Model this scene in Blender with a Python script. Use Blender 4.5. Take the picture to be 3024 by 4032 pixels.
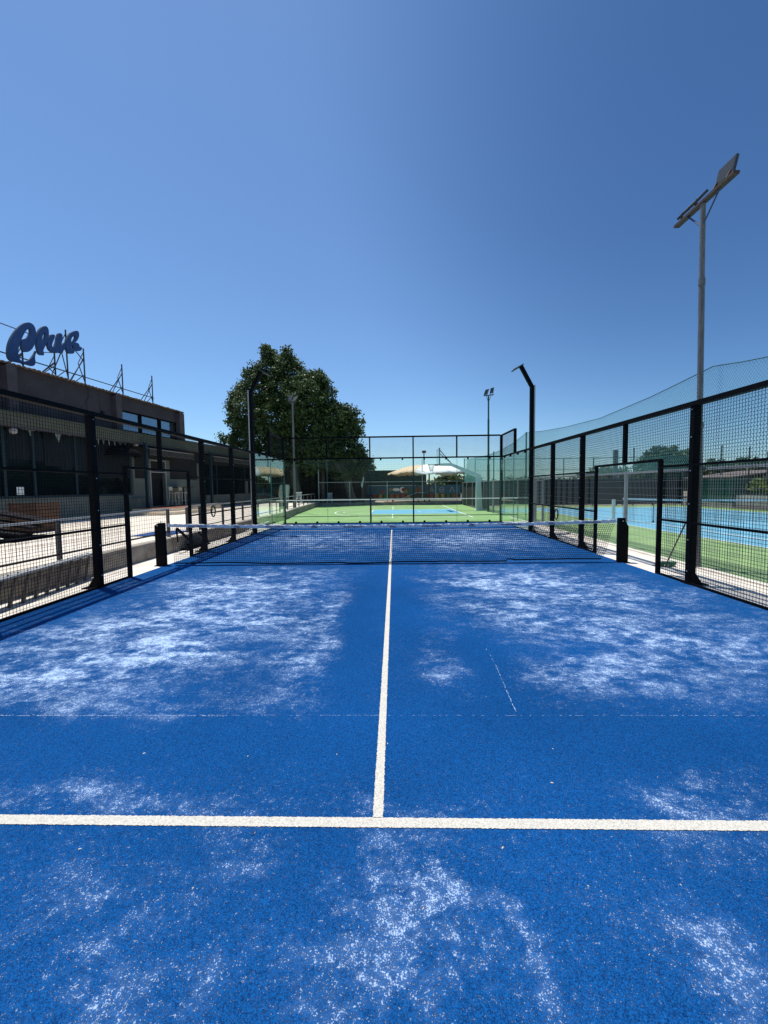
import bpy, math, random
import numpy as np
from mathutils import Vector, Matrix
from mathutils.geometry import tessellate_polygon
R = math.radians
random.seed(7); rng = np.random.default_rng(7)
for o in list(bpy.data.objects): bpy.data.objects.remove(o)
scene = bpy.context.scene
COL = scene.collection

# ---------------------------------------------------------------- camera
cam = bpy.data.cameras.new('camera'); camo = bpy.data.objects.new('camera', cam); COL.objects.link(camo)
cam.sensor_fit = 'HORIZONTAL'; cam.sensor_width = 36; cam.lens = 1603.99 / 3024 * 36
cam.clip_start = .05; cam.clip_end = 3000
RI = Vector((0.99962687, 0.02445957, -0.01215898)); UP = Vector((0.01061197, 0.06241211, 0.99799405)); FW = Vector((-0.02516937, 0.9977507, -0.06212926))
M = Matrix((RI, UP, -FW)).transposed().to_4x4(); M.translation = Vector((0.1002, -8.8842, 1.6999))
camo.matrix_world = M
scene.camera = camo
# ---------------------------------------------------------------- sky, sun, exposure
TO_SUN = Vector((-.203, .150, 1.0)).normalized()
world = bpy.data.worlds.new('World'); scene.world = world; world.use_nodes = True
wn = world.node_tree.nodes; wl = world.node_tree.links
bg = wn['Background']; bg.inputs['Strength'].default_value = 0.14
sky = wn.new('ShaderNodeTexSky'); sky.sky_type = 'NISHITA'; sky.sun_disc = False
sky.sun_elevation = math.asin(TO_SUN.z); sky.sun_rotation = math.atan2(TO_SUN.x, TO_SUN.y)
sky.altitude = 60; sky.air_density = 1.0; sky.dust_density = 0.35; sky.ozone_density = 4.0
hs = wn.new('ShaderNodeMixRGB'); hs.blend_type = 'MULTIPLY'; hs.inputs[0].default_value = 1.0; hs.inputs[2].default_value = (.80,.965,1.08,1)
wl.new(sky.outputs[0], hs.inputs[1])
# the clear sky is deepest away from the sun, towards the upper right of the view (a direction in the world, not in the picture)
wtc = wn.new('ShaderNodeTexCoord'); wd_ = wn.new('ShaderNodeVectorMath'); wd_.operation = 'DOT_PRODUCT'
wl.new(wtc.outputs['Generated'], wd_.inputs[0]); wd_.inputs[1].default_value = Vector((.62,.56,.55)).normalized()
wr_ = wn.new('ShaderNodeMapRange'); wr_.interpolation_type = 'SMOOTHSTEP'; wr_.inputs[1].default_value = .66; wr_.inputs[2].default_value = 1.03
wl.new(wd_.outputs['Value'], wr_.inputs[0])
deep = wn.new('ShaderNodeMixRGB'); deep.blend_type = 'MULTIPLY'; deep.inputs[2].default_value = (.46,.56,.66,1)
wl.new(wr_.outputs[0], deep.inputs[0]); wl.new(hs.outputs[0], deep.inputs[1]); wl.new(deep.outputs[0], bg.inputs['Color'])
sun = bpy.data.lights.new('sun', 'SUN'); suno = bpy.data.objects.new('sun', sun); COL.objects.link(suno)
sun.energy = 5.0; sun.angle = R(.5); sun.color = (1.0, .955, .88)
suno.rotation_euler = TO_SUN.to_track_quat('Z', 'Y').to_euler(); suno.location = (0, 0, 30)
scene.view_settings.view_transform = 'Standard'; scene.view_settings.look = 'None'
scene.view_settings.exposure = 0.0; scene.view_settings.gamma = 1
scene.render.resolution_x = 768; scene.render.resolution_y = 1024
try:
    scene.cycles.transparent_max_bounces = 32; scene.cycles.max_bounces = 8
except Exception: pass

# ---------------------------------------------------------------- helpers
class MB:
    def __init__(s): s.v = []; s.f = []; s.m = []; s.mi = 0
    def add(s, vs, fs):
        b = len(s.v); s.v += [tuple(v) for v in vs]
        for f in fs: s.f.append(tuple(i + b for i in f)); s.m.append(s.mi)
        return s
    def box(s, x0, x1, y0, y1, z0, z1):
        return s.add([(x0,y0,z0),(x1,y0,z0),(x1,y1,z0),(x0,y1,z0),(x0,y0,z1),(x1,y0,z1),(x1,y1,z1),(x0,y1,z1)],
                     [(0,3,2,1),(4,5,6,7),(0,1,5,4),(1,2,6,5),(2,3,7,6),(3,0,4,7)])
    def bar(s, p, q, w, h=None, up=(0,0,1), caps=True):
        p = Vector(p); q = Vector(q); h = w if h is None else h
        d = (q - p).normalized(); u = Vector(up)
        if abs(d.dot(u)) > .99: u = Vector((1,0,0))
        a = d.cross(u).normalized() * (w/2); b = a.cross(d).normalized() * (h/2)
        vs = [p-a-b, p+a-b, p+a+b, p-a+b, q-a-b, q+a-b, q+a+b, q-a+b]
        fs = [(0,1,5,4),(1,2,6,5),(2,3,7,6),(3,0,4,7)]
        if caps: fs += [(0,3,2,1),(4,5,6,7)]
        return s.add(vs, fs)
    def tube(s, pts, r, n=8, r2=None, caps=True):
        pts = [Vector(p) for p in pts]; L = len(pts); vs = []
        prev = None
        for i, p in enumerate(pts):
            d = (pts[min(i+1,L-1)] - pts[max(i-1,0)]).normalized()
            if prev is None:
                u = Vector((0,0,1)) if abs(d.z) < .9 else Vector((1,0,0))
                a = d.cross(u).normalized()
            else:
                a = (prev - d * prev.dot(d)).normalized()
            prev = a; b = d.cross(a)
            rr = r if r2 is None else r + (r2 - r) * i / (L - 1)
            for k in range(n):
                t = 2*math.pi*k/n; vs.append(p + a*rr*math.cos(t) + b*rr*math.sin(t))
        fs = [(i*n+k, i*n+(k+1)%n, (i+1)*n+(k+1)%n, (i+1)*n+k) for i in range(L-1) for k in range(n)]
        if caps: fs += [tuple(reversed(range(n))), tuple(range((L-1)*n, L*n))]
        return s.add(vs, fs)
    def ball(s, c, r, n=12, sx=1, sy=1, sz=1):
        c = Vector(c); vs = []; fs = []; m = n // 2
        for i in range(m+1):
            a = math.pi*i/m
            for k in range(n):
                b = 2*math.pi*k/n
                vs.append(c + Vector((r*sx*math.sin(a)*math.cos(b), r*sy*math.sin(a)*math.sin(b), r*sz*math.cos(a))))
        for i in range(m):
            for k in range(n): fs.append((i*n+k, (i+1)*n+k, (i+1)*n+(k+1)%n, i*n+(k+1)%n))
        return s.add(vs, fs)
    def poly(s, loops, frame, depth):
        """extruded outline(s) with holes; frame(x, y, d) -> world point, d from 0 to depth"""
        flat = [p for l in loops for p in l]; n = len(flat)
        tri = tessellate_polygon([[Vector((a, b, 0)) for a, b in l] for l in loops])
        vs = [frame(a, b, 0) for a, b in flat] + [frame(a, b, depth) for a, b in flat]
        fs = [tuple(t) for t in tri] + [tuple(i + n for i in reversed(t)) for t in tri]
        b = 0
        for l in loops:
            k = len(l)
            fs += [(b+i, b+(i+1)%k, b+(i+1)%k+n, b+i+n) for i in range(k)]; b += k
        return s.add(vs, fs)
    def each(s, name, mats, parent, smooth=False):
        """one object per connected piece"""
        par = list(range(len(s.v)))
        def fnd(a):
            while par[a] != a: par[a] = par[par[a]]; a = par[a]
            return a
        for f in s.f:
            r = fnd(f[0])
            for i in f[1:]: par[fnd(i)] = r
        gr = {}
        for k, f in enumerate(s.f): gr.setdefault(fnd(f[0]), []).append(k)
        out = []
        for ks in gr.values():
            ids = sorted({i for k in ks for i in s.f[k]}); mp = {i: j for j, i in enumerate(ids)}
            m = MB(); m.v = [s.v[i] for i in ids]; m.f = [tuple(mp[i] for i in s.f[k]) for k in ks]; m.m = [0]*len(ks)
            out.append(m.build(name, mats, parent, smooth))
        return out
    def build(s, name, mats, parent=None, smooth=False, loc=None):
        me = bpy.data.meshes.new(name)
        off = Vector((0,0,0))
        if parent is not None: off = wloc(parent)
        elif loc is not None: off = Vector(loc)
        v = np.array([tuple(x) for x in s.v], dtype=float) - np.array(off)
        me.from_pydata(v.tolist(), [], s.f)
        if not isinstance(mats, (list, tuple)): mats = [mats]
        for m in mats: me.materials.append(m)
        if len(mats) > 1: me.polygons.foreach_set('material_index', s.m)
        if smooth: me.polygons.foreach_set('use_smooth', [True]*len(me.polygons))
        me.update()
        o = bpy.data.objects.new(name, me); COL.objects.link(o)
        if parent is not None: o.parent = parent
        elif loc is not None: o.location = off
        return o
def wloc(o):
    l = Vector((0,0,0))
    while o is not None: l += o.location; o = o.parent
    return l
def tag(o, label=None, cat=None, group=None, kind=None):
    if label: o['label'] = label
    if cat: o['category'] = cat
    if group: o['group'] = group
    if kind: o['kind'] = kind
    return o
def thing(name, loc, label, cat, group=None):
    o = bpy.data.objects.new(name, None); COL.objects.link(o); o.location = loc; o.empty_display_size = .2
    return tag(o, label, cat, group)
def dup(root, loc, label=None, rz=None):
    r = root.copy(); COL.objects.link(r); r.location = loc
    if rz is not None: r.rotation_euler = (0,0,rz)
    if label: r['label'] = label
    for ch in list(root.children):
        c = ch.copy(); COL.objects.link(c); c.parent = r
        for g in list(ch.children):
            d = g.copy(); COL.objects.link(d); d.parent = c
    return r
def struct(name, mb, m, label=None):
    o = mb.build(name, m); o['kind'] = 'structure'
    if label: o['label'] = label
    return o
def text_mb(mb, txt, size, frame, depth=.002, font_align='CENTER'):
    cu = bpy.data.curves.new('t', 'FONT'); cu.body = txt; cu.size = size; cu.offset = .0016; cu.align_x = font_align; cu.align_y = 'CENTER'
    o = bpy.data.objects.new('t', cu); COL.objects.link(o)
    bpy.context.view_layer.update()
    me = bpy.data.meshes.new_from_object(o.evaluated_get(bpy.context.evaluated_depsgraph_get()))
    mb.add([frame(v.co.x, v.co.y, depth) for v in me.vertices], [tuple(p.vertices) for p in me.polygons])
    bpy.data.objects.remove(o); bpy.data.curves.remove(cu); bpy.data.meshes.remove(me)

# ---------------------------------------------------------------- materials
def mat(name, col, rough=.6, col2=None, scale=4.0, metal=0.0, bump=0.0, bscale=None, spec=.5, detail=4, ramp=(.35,.65), stretch=None):
    m = bpy.data.materials.new(name); m.use_nodes = True; nt = m.node_tree; b = nt.nodes['Principled BSDF']
    b.inputs['Base Color'].default_value = (*col, 1); b.inputs['Roughness'].default_value = rough
    b.inputs['Metallic'].default_value = metal; b.inputs['Specular IOR Level'].default_value = spec
    if col2 or bump:
        tc = nt.nodes.new('ShaderNodeTexCoord'); src = tc.outputs['Object']
        if stretch:
            mp = nt.nodes.new('ShaderNodeMapping'); mp.inputs['Scale'].default_value = stretch
            nt.links.new(src, mp.inputs[0]); src = mp.outputs[0]
    if col2:
        n = nt.nodes.new('ShaderNodeTexNoise'); n.inputs['Scale'].default_value = scale; n.inputs['Detail'].default_value = detail
        n.inputs['Roughness'].default_value = .65
        nt.links.new(src, n.inputs['Vector'])
        r = nt.nodes.new('ShaderNodeValToRGB'); r.color_ramp.elements[0].position = ramp[0]; r.color_ramp.elements[1].position = ramp[1]
        r.color_ramp.elements[0].color = (*col, 1); r.color_ramp.elements[1].color = (*col2, 1)
        nt.links.new(n.outputs[0], r.inputs[0]); nt.links.new(r.outputs[0], b.inputs['Base Color'])
    if bump:
        n2 = nt.nodes.new('ShaderNodeTexNoise'); n2.inputs['Scale'].default_value = bscale or scale*6; n2.inputs['Detail'].default_value = 3
        nt.links.new(src, n2.inputs['Vector'])
        bp = nt.nodes.new('ShaderNodeBump'); bp.inputs['Strength'].default_value = bump; bp.inputs['Distance'].default_value = .01
        nt.links.new(n2.outputs[0], bp.inputs['Height']); nt.links.new(bp.outputs[0], b.inputs['Normal'])
    return m
def N(nt, t, **k):
    n = nt.nodes.new(t)
    for a, v in k.items(): setattr(n, a, v)
    return n
def mathn(nt, op, a, b=None, clamp=False):
    n = nt.nodes.new('ShaderNodeMath'); n.operation = op; n.use_clamp = clamp
    for i, x in enumerate((a, b)):
        if x is None: continue
        if isinstance(x, (int, float)): n.inputs[i].default_value = x
        else: nt.links.new(x, n.inputs[i])
    return n.outputs[0]

BLACK = mat('black_powder_coat', (.0025,.0025,.0032), .6, (.0045,.0045,.0055), 9, spec=.07)
WIRE = mat('black_wire', (.002,.002,.003), .6, spec=.1)
GALV = mat('galvanised_steel', (.30,.31,.31), .5, (.42,.43,.43), 14, metal=.35)
GALVPOLE = mat('galvanised_pole', (.10,.10,.10), .65, (.17,.17,.165), 5, metal=.0, stretch=(6,6,.8))
GALVWIRE = mat('galvanised_wire', (.26,.27,.27), .5)
RUST = mat('rusty_steel', (.045,.03,.024), .7, (.10,.055,.035), 14, metal=.2)
BOLT = mat('bolt_steel', (.6,.6,.6), .3, metal=.8)
DARKSTEEL = mat('dark_painted_steel', (.045,.04,.045), .5, (.07,.055,.05), 12)
CONC = mat('pale_concrete', (.58,.53,.46), .9, (.76,.71,.63), 2.2, bump=.3, bscale=60, detail=8)
CONCWALL = mat('weathered_concrete', (.17,.145,.12), .95, (.31,.27,.225), 3.0, bump=.5, bscale=40, detail=8)
WHITEWALL = mat('shaded_white_wall', (.10,.115,.098), .85, (.145,.158,.135), 1.6, detail=6)  # facade tones from here to the fascia darkened; shade is put in
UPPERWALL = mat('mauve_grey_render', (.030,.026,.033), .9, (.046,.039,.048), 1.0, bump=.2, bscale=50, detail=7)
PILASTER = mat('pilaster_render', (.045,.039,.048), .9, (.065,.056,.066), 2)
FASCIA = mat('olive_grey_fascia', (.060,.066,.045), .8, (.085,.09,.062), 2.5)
TILE = mat('clay_roof_tile', (.05,.034,.025), .9, (.14,.095,.068), 7)
DGLASS = mat('dark_window_glass', (.003,.007,.009), .06, spec=.16)
SKYGLASS = mat('mirror_window_glass', (.25,.31,.36), .03, metal=.9)
FRAMEBLUE = mat('petrol_blue_frame', (.010,.028,.038), .5, spec=.25)
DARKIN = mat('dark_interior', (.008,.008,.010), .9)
AWN = mat('grey_awning_canvas', (.030,.027,.026), .9, (.05,.045,.042), 12)
AWNEDGE = mat('awning_piping', (.22,.21,.19), .8)
LAMPG = mat('white_globe', (.30,.28,.28), .4)
LETTER = mat('sign_letter_blue', (.014,.050,.17), .5, (.022,.065,.20), 4)
LETTERSIDE = mat('sign_letter_return', (.035,.05,.065), .5)
GREEN = mat('green_acrylic_court', (.185,.315,.105), .8, (.28,.425,.165), .75, detail=9, bump=.15, bscale=120)
BLUE2 = mat('light_blue_acrylic_court', (.125,.37,.50), .75, (.15,.41,.55), 1.3, detail=6)
WHITE = mat('white_line_paint', (.74,.76,.70), .7, (.80,.81,.76), 6)
WHITEP = mat('white_paint', (.62,.65,.63), .5, (.72,.74,.72), 3)
HOOPP = mat('pale_green_white_paint', (.60,.68,.64), .5, (.68,.75,.71), 2.5)
SCREEN = mat('dark_windscreen_fabric', (.004,.006,.008), .95, (.008,.011,.013), 3, stretch=(1,1,6))
SCREENG = mat('dark_green_windscreen', (.012,.035,.028), .9, (.02,.052,.042), 3)
GREENSTEEL = mat('green_steel', (.02,.07,.055), .5)
NETTEAL = mat('teal_netting', (.14,.38,.37), .6)
BARK = mat('plane_tree_bark', (.045,.040,.030), .9, (.15,.135,.105), 3.2, bump=.5, bscale=14, stretch=(1,1,.5))
DIRT = mat('dry_ground', (.17,.145,.10), .95, (.26,.22,.16), .5, detail=8)
TERR = mat('pale_terrace_paving', (.64,.56,.46), .9, (.80,.73,.62), 1.4, detail=8, bump=.3, bscale=30)
WOOD = mat('brown_wood', (.055,.027,.016), .85, (.10,.050,.028), 3, stretch=(1,1,9), bump=.3)
LIGHTWOOD = mat('pale_stool_wood', (.50,.43,.32), .6)
MATBLUE = mat('blue_floor_mat', (.006,.045,.17), .9, (.010,.06,.21), 8)
BRICKR = mat('red_step_tile', (.20,.06,.035), .8, (.28,.09,.05), 6)
CREAM = mat('cream_step_stone', (.58,.48,.34), .85, (.68,.58,.43), 3)
RUBBER = mat('black_rubber_hose', (.012,.014,.014), .4)
GREYP = mat('grey_plastic', (.016,.015,.017), .8, spec=.1)
FADEBROWN = mat('dusty_brown_steel', (.13,.105,.09), .85, (.21,.175,.15), 7)
PEACH = mat('peach_canvas', (.66,.48,.30), .85, (.74,.56,.37), 3)
SAILW = mat('white_canvas', (.78,.77,.72), .85, (.84,.83,.79), 3)
HUTG = mat('green_hut_sheet', (.02,.085,.06), .6, (.03,.11,.08), 5)
HUTROOF = mat('brown_hut_roof', (.12,.10,.085), .8, (.16,.13,.11), 5)
GREYWALL = mat('grey_block_wall', (.30,.28,.25), .9, (.38,.355,.32), 2.5)
REDP = mat('red_paint', (.24,.03,.025), .7); YELP = mat('yellow_paint', (.22,.19,.04), .7)
GRNP = mat('green_paint', (.03,.12,.04), .7); ORGP = mat('orange_paint', (.20,.07,.025), .7)
MURAL = mat('mural_blue_in_shade', (.028,.095,.135), .8, (.035,.115,.16), 2); MURALL = mat('mural_dark_band', (.022,.035,.03), .8, (.045,.035,.025), 3)  # mural and the paints above are dimmed, deep shade put into their colour
PVCGREY = mat('slide_grey', (.35,.37,.38), .4)
PANEL = mat('led_panel_housing', (.05,.055,.06), .45, metal=.3); LENS = mat('led_lens', (.075,.085,.09), .5)
NETCORD = mat('black_net_cord', (.004,.005,.012), .7, spec=.15)
LEAFDRY = mat('dry_leaf', (.60,.50,.30), .8, (.72,.64,.45), 9)

def glass_mat(name, tint, refl=1.0):
    m = bpy.data.materials.new(name); m.use_nodes = True; nt = m.node_tree
    nt.nodes.remove(nt.nodes['Principled BSDF']); out = nt.nodes['Material Output']
    tr = N(nt, 'ShaderNodeBsdfTransparent'); tr.inputs[0].default_value = (*tint, 1)
    gl = N(nt, 'ShaderNodeBsdfGlossy'); gl.inputs['Roughness'].default_value = .015; gl.inputs[0].default_value = (.95,1,.97,1)
    fr = N(nt, 'ShaderNodeFresnel'); fr.inputs[0].default_value = 1.5
    mx = N(nt, 'ShaderNodeMixShader')
    f = mathn(nt, 'MULTIPLY', fr.outputs[0], refl, True)
    nt.links.new(f, mx.inputs[0]); nt.links.new(tr.outputs[0], mx.inputs[1]); nt.links.new(gl.outputs[0], mx.inputs[2])
    nt.links.new(mx.outputs[0], out.inputs[0])
    return m
GLASS = glass_mat('tempered_court_glass', (.91,.965,.94), .42)
GLASSB = glass_mat('clear_end_glass', (.935,.972,.955), .14)
GLASSEDGE = mat('glass_edge_green', (.05,.20,.16), .3)

def leaf_mat(name, c1, c2, trans=.25):
    m = bpy.data.materials.new(name); m.use_nodes = True; nt = m.node_tree; b = nt.nodes['Principled BSDF']
    tc = N(nt, 'ShaderNodeTexCoord'); n = N(nt, 'ShaderNodeTexNoise'); n.inputs['Scale'].default_value = 1.3; n.inputs['Detail'].default_value = 5
    nt.links.new(tc.outputs['Object'], n.inputs['Vector'])
    r = N(nt, 'ShaderNodeValToRGB'); r.color_ramp.elements[0].position = .35; r.color_ramp.elements[1].position = .68
    r.color_ramp.elements[0].color = (*c1, 1); r.color_ramp.elements[1].color = (*c2, 1)
    nt.links.new(n.outputs[0], r.inputs[0]); nt.links.new(r.outputs[0], b.inputs['Base Color'])
    b.inputs['Roughness'].default_value = .5; b.inputs['Specular IOR Level'].default_value = .35
    t = N(nt, 'ShaderNodeBsdfTranslucent'); nt.links.new(r.outputs[0], t.inputs[0])
    mx = N(nt, 'ShaderNodeMixShader'); mx.inputs[0].default_value = trans
    nt.links.new(b.outputs[0], mx.inputs[1]); nt.links.new(t.outputs[0], mx.inputs[2]); nt.links.new(mx.outputs[0], nt.nodes['Material Output'].inputs[0])
    return m
LEAF = leaf_mat('plane_tree_leaf', (.032,.062,.016), (.105,.15,.048))
LEAF2 = leaf_mat('olive_shrub_leaf', (.05,.075,.025), (.10,.13,.04))
LEAF3 = leaf_mat('yellow_green_leaf', (.10,.16,.025), (.19,.25,.04))
LEAF4 = leaf_mat('dry_bush_leaf', (.10,.085,.03), (.16,.14,.05))

# ------- artificial turf with brushed-in sand
def turf_material():
    m = bpy.data.materials.new('blue_sanded_turf'); m.use_nodes = True; nt = m.node_tree; b = nt.nodes['Principled BSDF']
    L = nt.links.new
    tc = N(nt, 'ShaderNodeTexCoord'); P = tc.outputs['Object']
    def noise(scale, detail=3, vec=P, st=None, rough=.55, dist=0):
        if st:
            mp = N(nt, 'ShaderNodeMapping'); mp.inputs['Scale'].default_value = st; L(vec, mp.inputs[0]); vec = mp.outputs[0]
        n = N(nt, 'ShaderNodeTexNoise'); n.inputs['Scale'].default_value = scale; n.inputs['Detail'].default_value = detail
        n.inputs['Roughness'].default_value = rough; n.inputs['Distortion'].default_value = dist
        L(vec, n.inputs['Vector']); return n.outputs[0]
    # x, y, rx, ry, weight : where the sand lies thick (+) or is worn off (-)
    spots = SAND
    acc = None
    wv = N(nt, 'ShaderNodeTexNoise'); wv.inputs['Scale'].default_value = 1.6; wv.inputs['Detail'].default_value = 4; L(P, wv.inputs['Vector'])
    ws = N(nt, 'ShaderNodeVectorMath', operation='SUBTRACT'); L(wv.outputs[1], ws.inputs[0]); ws.inputs[1].default_value = (.5,.5,.5)
    wm = N(nt, 'ShaderNodeVectorMath', operation='MULTIPLY'); L(ws.outputs[0], wm.inputs[0]); wm.inputs[1].default_value = (.55,.7,0)
    wp = N(nt, 'ShaderNodeVectorMath', operation='ADD'); L(P, wp.inputs[0]); L(wm.outputs[0], wp.inputs[1])
    for (x, y, rx, ry, w) in spots:
        s = N(nt, 'ShaderNodeVectorMath', operation='SUBTRACT'); L(wp.outputs[0], s.inputs[0]); s.inputs[1].default_value = (x, y, 0)
        k = N(nt, 'ShaderNodeVectorMath', operation='MULTIPLY'); L(s.outputs[0], k.inputs[0]); k.inputs[1].default_value = (1/rx, 1/ry, 0)
        d = N(nt, 'ShaderNodeVectorMath', operation='DOT_PRODUCT'); L(k.outputs[0], d.inputs[0]); L(k.outputs[0], d.inputs[1])
        e = mathn(nt, 'EXPONENT', mathn(nt, 'MULTIPLY', d.outputs['Value'], -1.0))
        t = mathn(nt, 'MULTIPLY', e, w)
        acc = t if acc is None else mathn(nt, 'ADD', acc, t)
    zone = mathn(nt, 'MAXIMUM', mathn(nt, 'MINIMUM', mathn(nt, 'ADD', acc, 0.16), 1.05), .02)
    # streaks drawn out across the court, and finer blotches
    st = noise(2.6, 7, st=(.85,1.25,1), rough=.62, dist=.5); mid_ = noise(1.05, 3, st=(.8,1.3,1))
    fine = noise(8.5, 5, st=(.9,1.2,1), rough=.65, dist=.4)
    s1 = N(nt, 'ShaderNodeMapRange', interpolation_type='SMOOTHSTEP'); L(st, s1.inputs[0]); s1.inputs[1].default_value = .30; s1.inputs[2].default_value = .70
    s2 = N(nt, 'ShaderNodeMapRange', interpolation_type='SMOOTHSTEP'); L(fine, s2.inputs[0]); s2.inputs[1].default_value = .38; s2.inputs[2].default_value = .66
    s3 = N(nt, 'ShaderNodeMapRange', interpolation_type='SMOOTHSTEP'); L(mid_, s3.inputs[0]); s3.inputs[1].default_value = .38; s3.inputs[2].default_value = .60; s3.inputs[3].default_value = .72; s3.inputs[4].default_value = 1.1
    pat = mathn(nt, 'ADD', mathn(nt, 'MULTIPLY', s1.outputs[0], .58), mathn(nt, 'MULTIPLY', s2.outputs[0], .40))
    pat = mathn(nt, 'MULTIPLY', pat, s3.outputs[0])
    pat = mathn(nt, 'ADD', pat, .12)
    dens = mathn(nt, 'MULTIPLY', pat, zone)
    sat = N(nt, 'ShaderNodeMapRange'); L(dens, sat.inputs[0]); sat.inputs[1].default_value = .0; sat.inputs[2].default_value = 1.0; sat.inputs[3].default_value = .0; sat.inputs[4].default_value = .62
    dens = sat.outputs[0]
    # grains: fibre sized speckle
    g1 = noise(165, 2, rough=.7); g2 = noise(38, 3, rough=.7)
    gg = mathn(nt, 'ADD', mathn(nt, 'MULTIPLY', g1, .66), mathn(nt, 'MULTIPLY', g2, .34))
    gm = N(nt, 'ShaderNodeMapRange'); L(gg, gm.inputs[0]); gm.inputs[1].default_value = .34; gm.inputs[2].default_value = .66
    diff = mathn(nt, 'SUBTRACT', mathn(nt, 'MULTIPLY', dens, 1.05), gm.outputs[0])
    fac = N(nt, 'ShaderNodeMapRange', interpolation_type='SMOOTHSTEP'); L(diff, fac.inputs[0]); fac.inputs[1].default_value = -.12; fac.inputs[2].default_value = .30
    soft = N(nt, 'ShaderNodeMapRange', interpolation_type='SMOOTHSTEP'); L(dens, soft.inputs[0]); soft.inputs[1].default_value = .10; soft.inputs[2].default_value = .62; soft.inputs[4].default_value = .13
    # beyond the service line the sand lies deeper in the pile, as a soft dusting rather than loose grains
    sp = N(nt, 'ShaderNodeSeparateXYZ'); L(P, sp.inputs[0]); dp = N(nt, 'ShaderNodeMapRange', interpolation_type='SMOOTHSTEP'); L(sp.outputs[1], dp.inputs[0])
    dp.inputs[1].default_value = -7.2; dp.inputs[2].default_value = -4.5; dp.inputs[3].default_value = .9; dp.inputs[4].default_value = 1.8
    fsum = mathn(nt, 'ADD', mathn(nt, 'MULTIPLY', fac.outputs[0], .78), mathn(nt, 'MULTIPLY', soft.outputs[0], dp.outputs[0]), True)
    # turf colour: pile with darker and paler tufts
    t1 = noise(165, 3, rough=.75); big = noise(.55, 4)
    r = N(nt, 'ShaderNodeValToRGB'); L(t1, r.inputs[0]); r.color_ramp.elements[0].position = .34; r.color_ramp.elements[1].position = .68
    r.color_ramp.elements[0].color = (.001,.011,.056,1); r.color_ramp.elements[1].color = (.0085,.114,.365,1)
    hb = N(nt, 'ShaderNodeMixRGB', blend_type='MULTIPLY'); L(r.outputs[0], hb.inputs[1]); hb.inputs[0].default_value = 1
    bm = N(nt, 'ShaderNodeMapRange'); L(big, bm.inputs[0]); bm.inputs[1].default_value = .3; bm.inputs[2].default_value = .7; bm.inputs[3].default_value = .85; bm.inputs[4].default_value = 1.12
    L(bm.outputs[0], hb.inputs[2])
    mx = N(nt, 'ShaderNodeMixRGB'); L(fsum, mx.inputs[0]); L(hb.outputs[0], mx.inputs[1]); mx.inputs[2].default_value = (.47,.61,.80,1)
    L(mx.outputs[0], b.inputs['Base Color']); b.inputs['Roughness'].default_value = .9; b.inputs['Specular IOR Level'].default_value = .04
    bp = N(nt, 'ShaderNodeBump'); bp.inputs['Strength'].default_value = .35; bp.inputs['Distance'].default_value = .008
    L(t1, bp.inputs['Height']); L(bp.outputs[0], b.inputs['Normal'])
    return m
SAND = [(-2.8,-4.4,1.5,1.1,.95),(-3.5,-5.3,1.3,.6,.75),(-2.0,-3.0,1.3,1.5,.65),(-3.2,-1.9,1.5,1.3,.6),(-2.4,-5.8,1.7,.3,.5),(-1.7,-1.0,1.2,.9,.35),
 (-.74,-5.1,.30,.75,.55),(.48,-5.25,.34,.36,.55),(.35,-4.6,.35,.5,.25),(3.1,-2.7,1.9,1.7,.72),(2.9,-4.7,1.6,1.0,.55),(1.9,-1.3,1.5,1.0,.5),(2.0,-5.4,1.1,.4,.45),(1.6,-3.2,.6,1.4,.4),
 (-1.6,-6.75,1.1,.16,.42),(-.75,-6.84,.40,.10,.35),(1.6,-6.74,.28,.16,.60),(.2,-6.9,.8,.08,.22),
 (-.47,-7.13,.13,.11,.58),(.05,-7.20,.14,.22,.55),(.10,-7.50,.22,.22,.55),(.25,-7.25,.12,.2,.35),(-.2,-7.65,.3,.15,.3),
 (1.45,-7.02,.22,.14,.48),(-1.0,-7.62,.16,.16,.55),(-1.15,-7.35,.25,.18,.30),(1.24,-7.60,.11,.22,.60),(.56,-7.45,.10,.26,.48),(-.55,-7.6,.1,.1,.2),(0,-7.3,2.4,.45,.24),(2.0,-6.95,.4,.3,.3),
 (-.80,-3.3,.20,1.7,.28),(.72,-3.0,.16,1.5,.20),(-.30,-3.9,.20,2.4,-.45),(.22,-3.6,.16,2.2,-.40),(.95,-5.1,.22,.8,-.6),(0,-6.22,5,.22,-.30),
 (-2.5,4.6,2.2,2.8,.7),(2.6,4.4,2.2,3.0,.8),(0,3,4.0,2.5,.25)]
TURF = turf_material()
LINE = mat('woven_cream_line', (.40,.38,.325), .9, (.68,.645,.56), 120, bump=.8, bscale=150, detail=3, ramp=(.30,.55), spec=.1)
print('materials ok')

# ================================================================= SETTING
struct('ground', MB().box(-900,900,-500,1500,-.4,-.06), DIRT)
struct('concrete_apron', MB().box(-6.3,6.24,-16,10.35,-.3,-.002), CONC)
struct('court_surface', MB().box(-5,5,-10,10,-.001,.010), TURF)
lm = MB()
def jag_strip(mb, x0, x1, y0, y1, z0, z1, step=.007, amp=.0026):
    """a sewn-in turf line: slightly ragged long edges, near part only"""
    along_x = (x1-x0) > (y1-y0)
    a0, a1, b0, b1 = (x0,x1,y0,y1) if along_x else (y0,y1,x0,x1)
    n = max(2, int((a1-a0)/step)); top = []; 
    vs = []; fs = []
    for i in range(n+1):
        a = a0 + (a1-a0)*i/n; e = random.uniform(-amp,amp); g = random.uniform(-amp,amp)
        for bb in (b0+e, b1+g):
            vs.append((a,bb,z1) if along_x else (bb,a,z1))
    for i in range(n): 
        q = (2*i,2*i+2,2*i+3,2*i+1); fs.append(q if along_x else q[::-1])
    mb.add(vs, fs)
CX = .0; lw = .026
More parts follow.
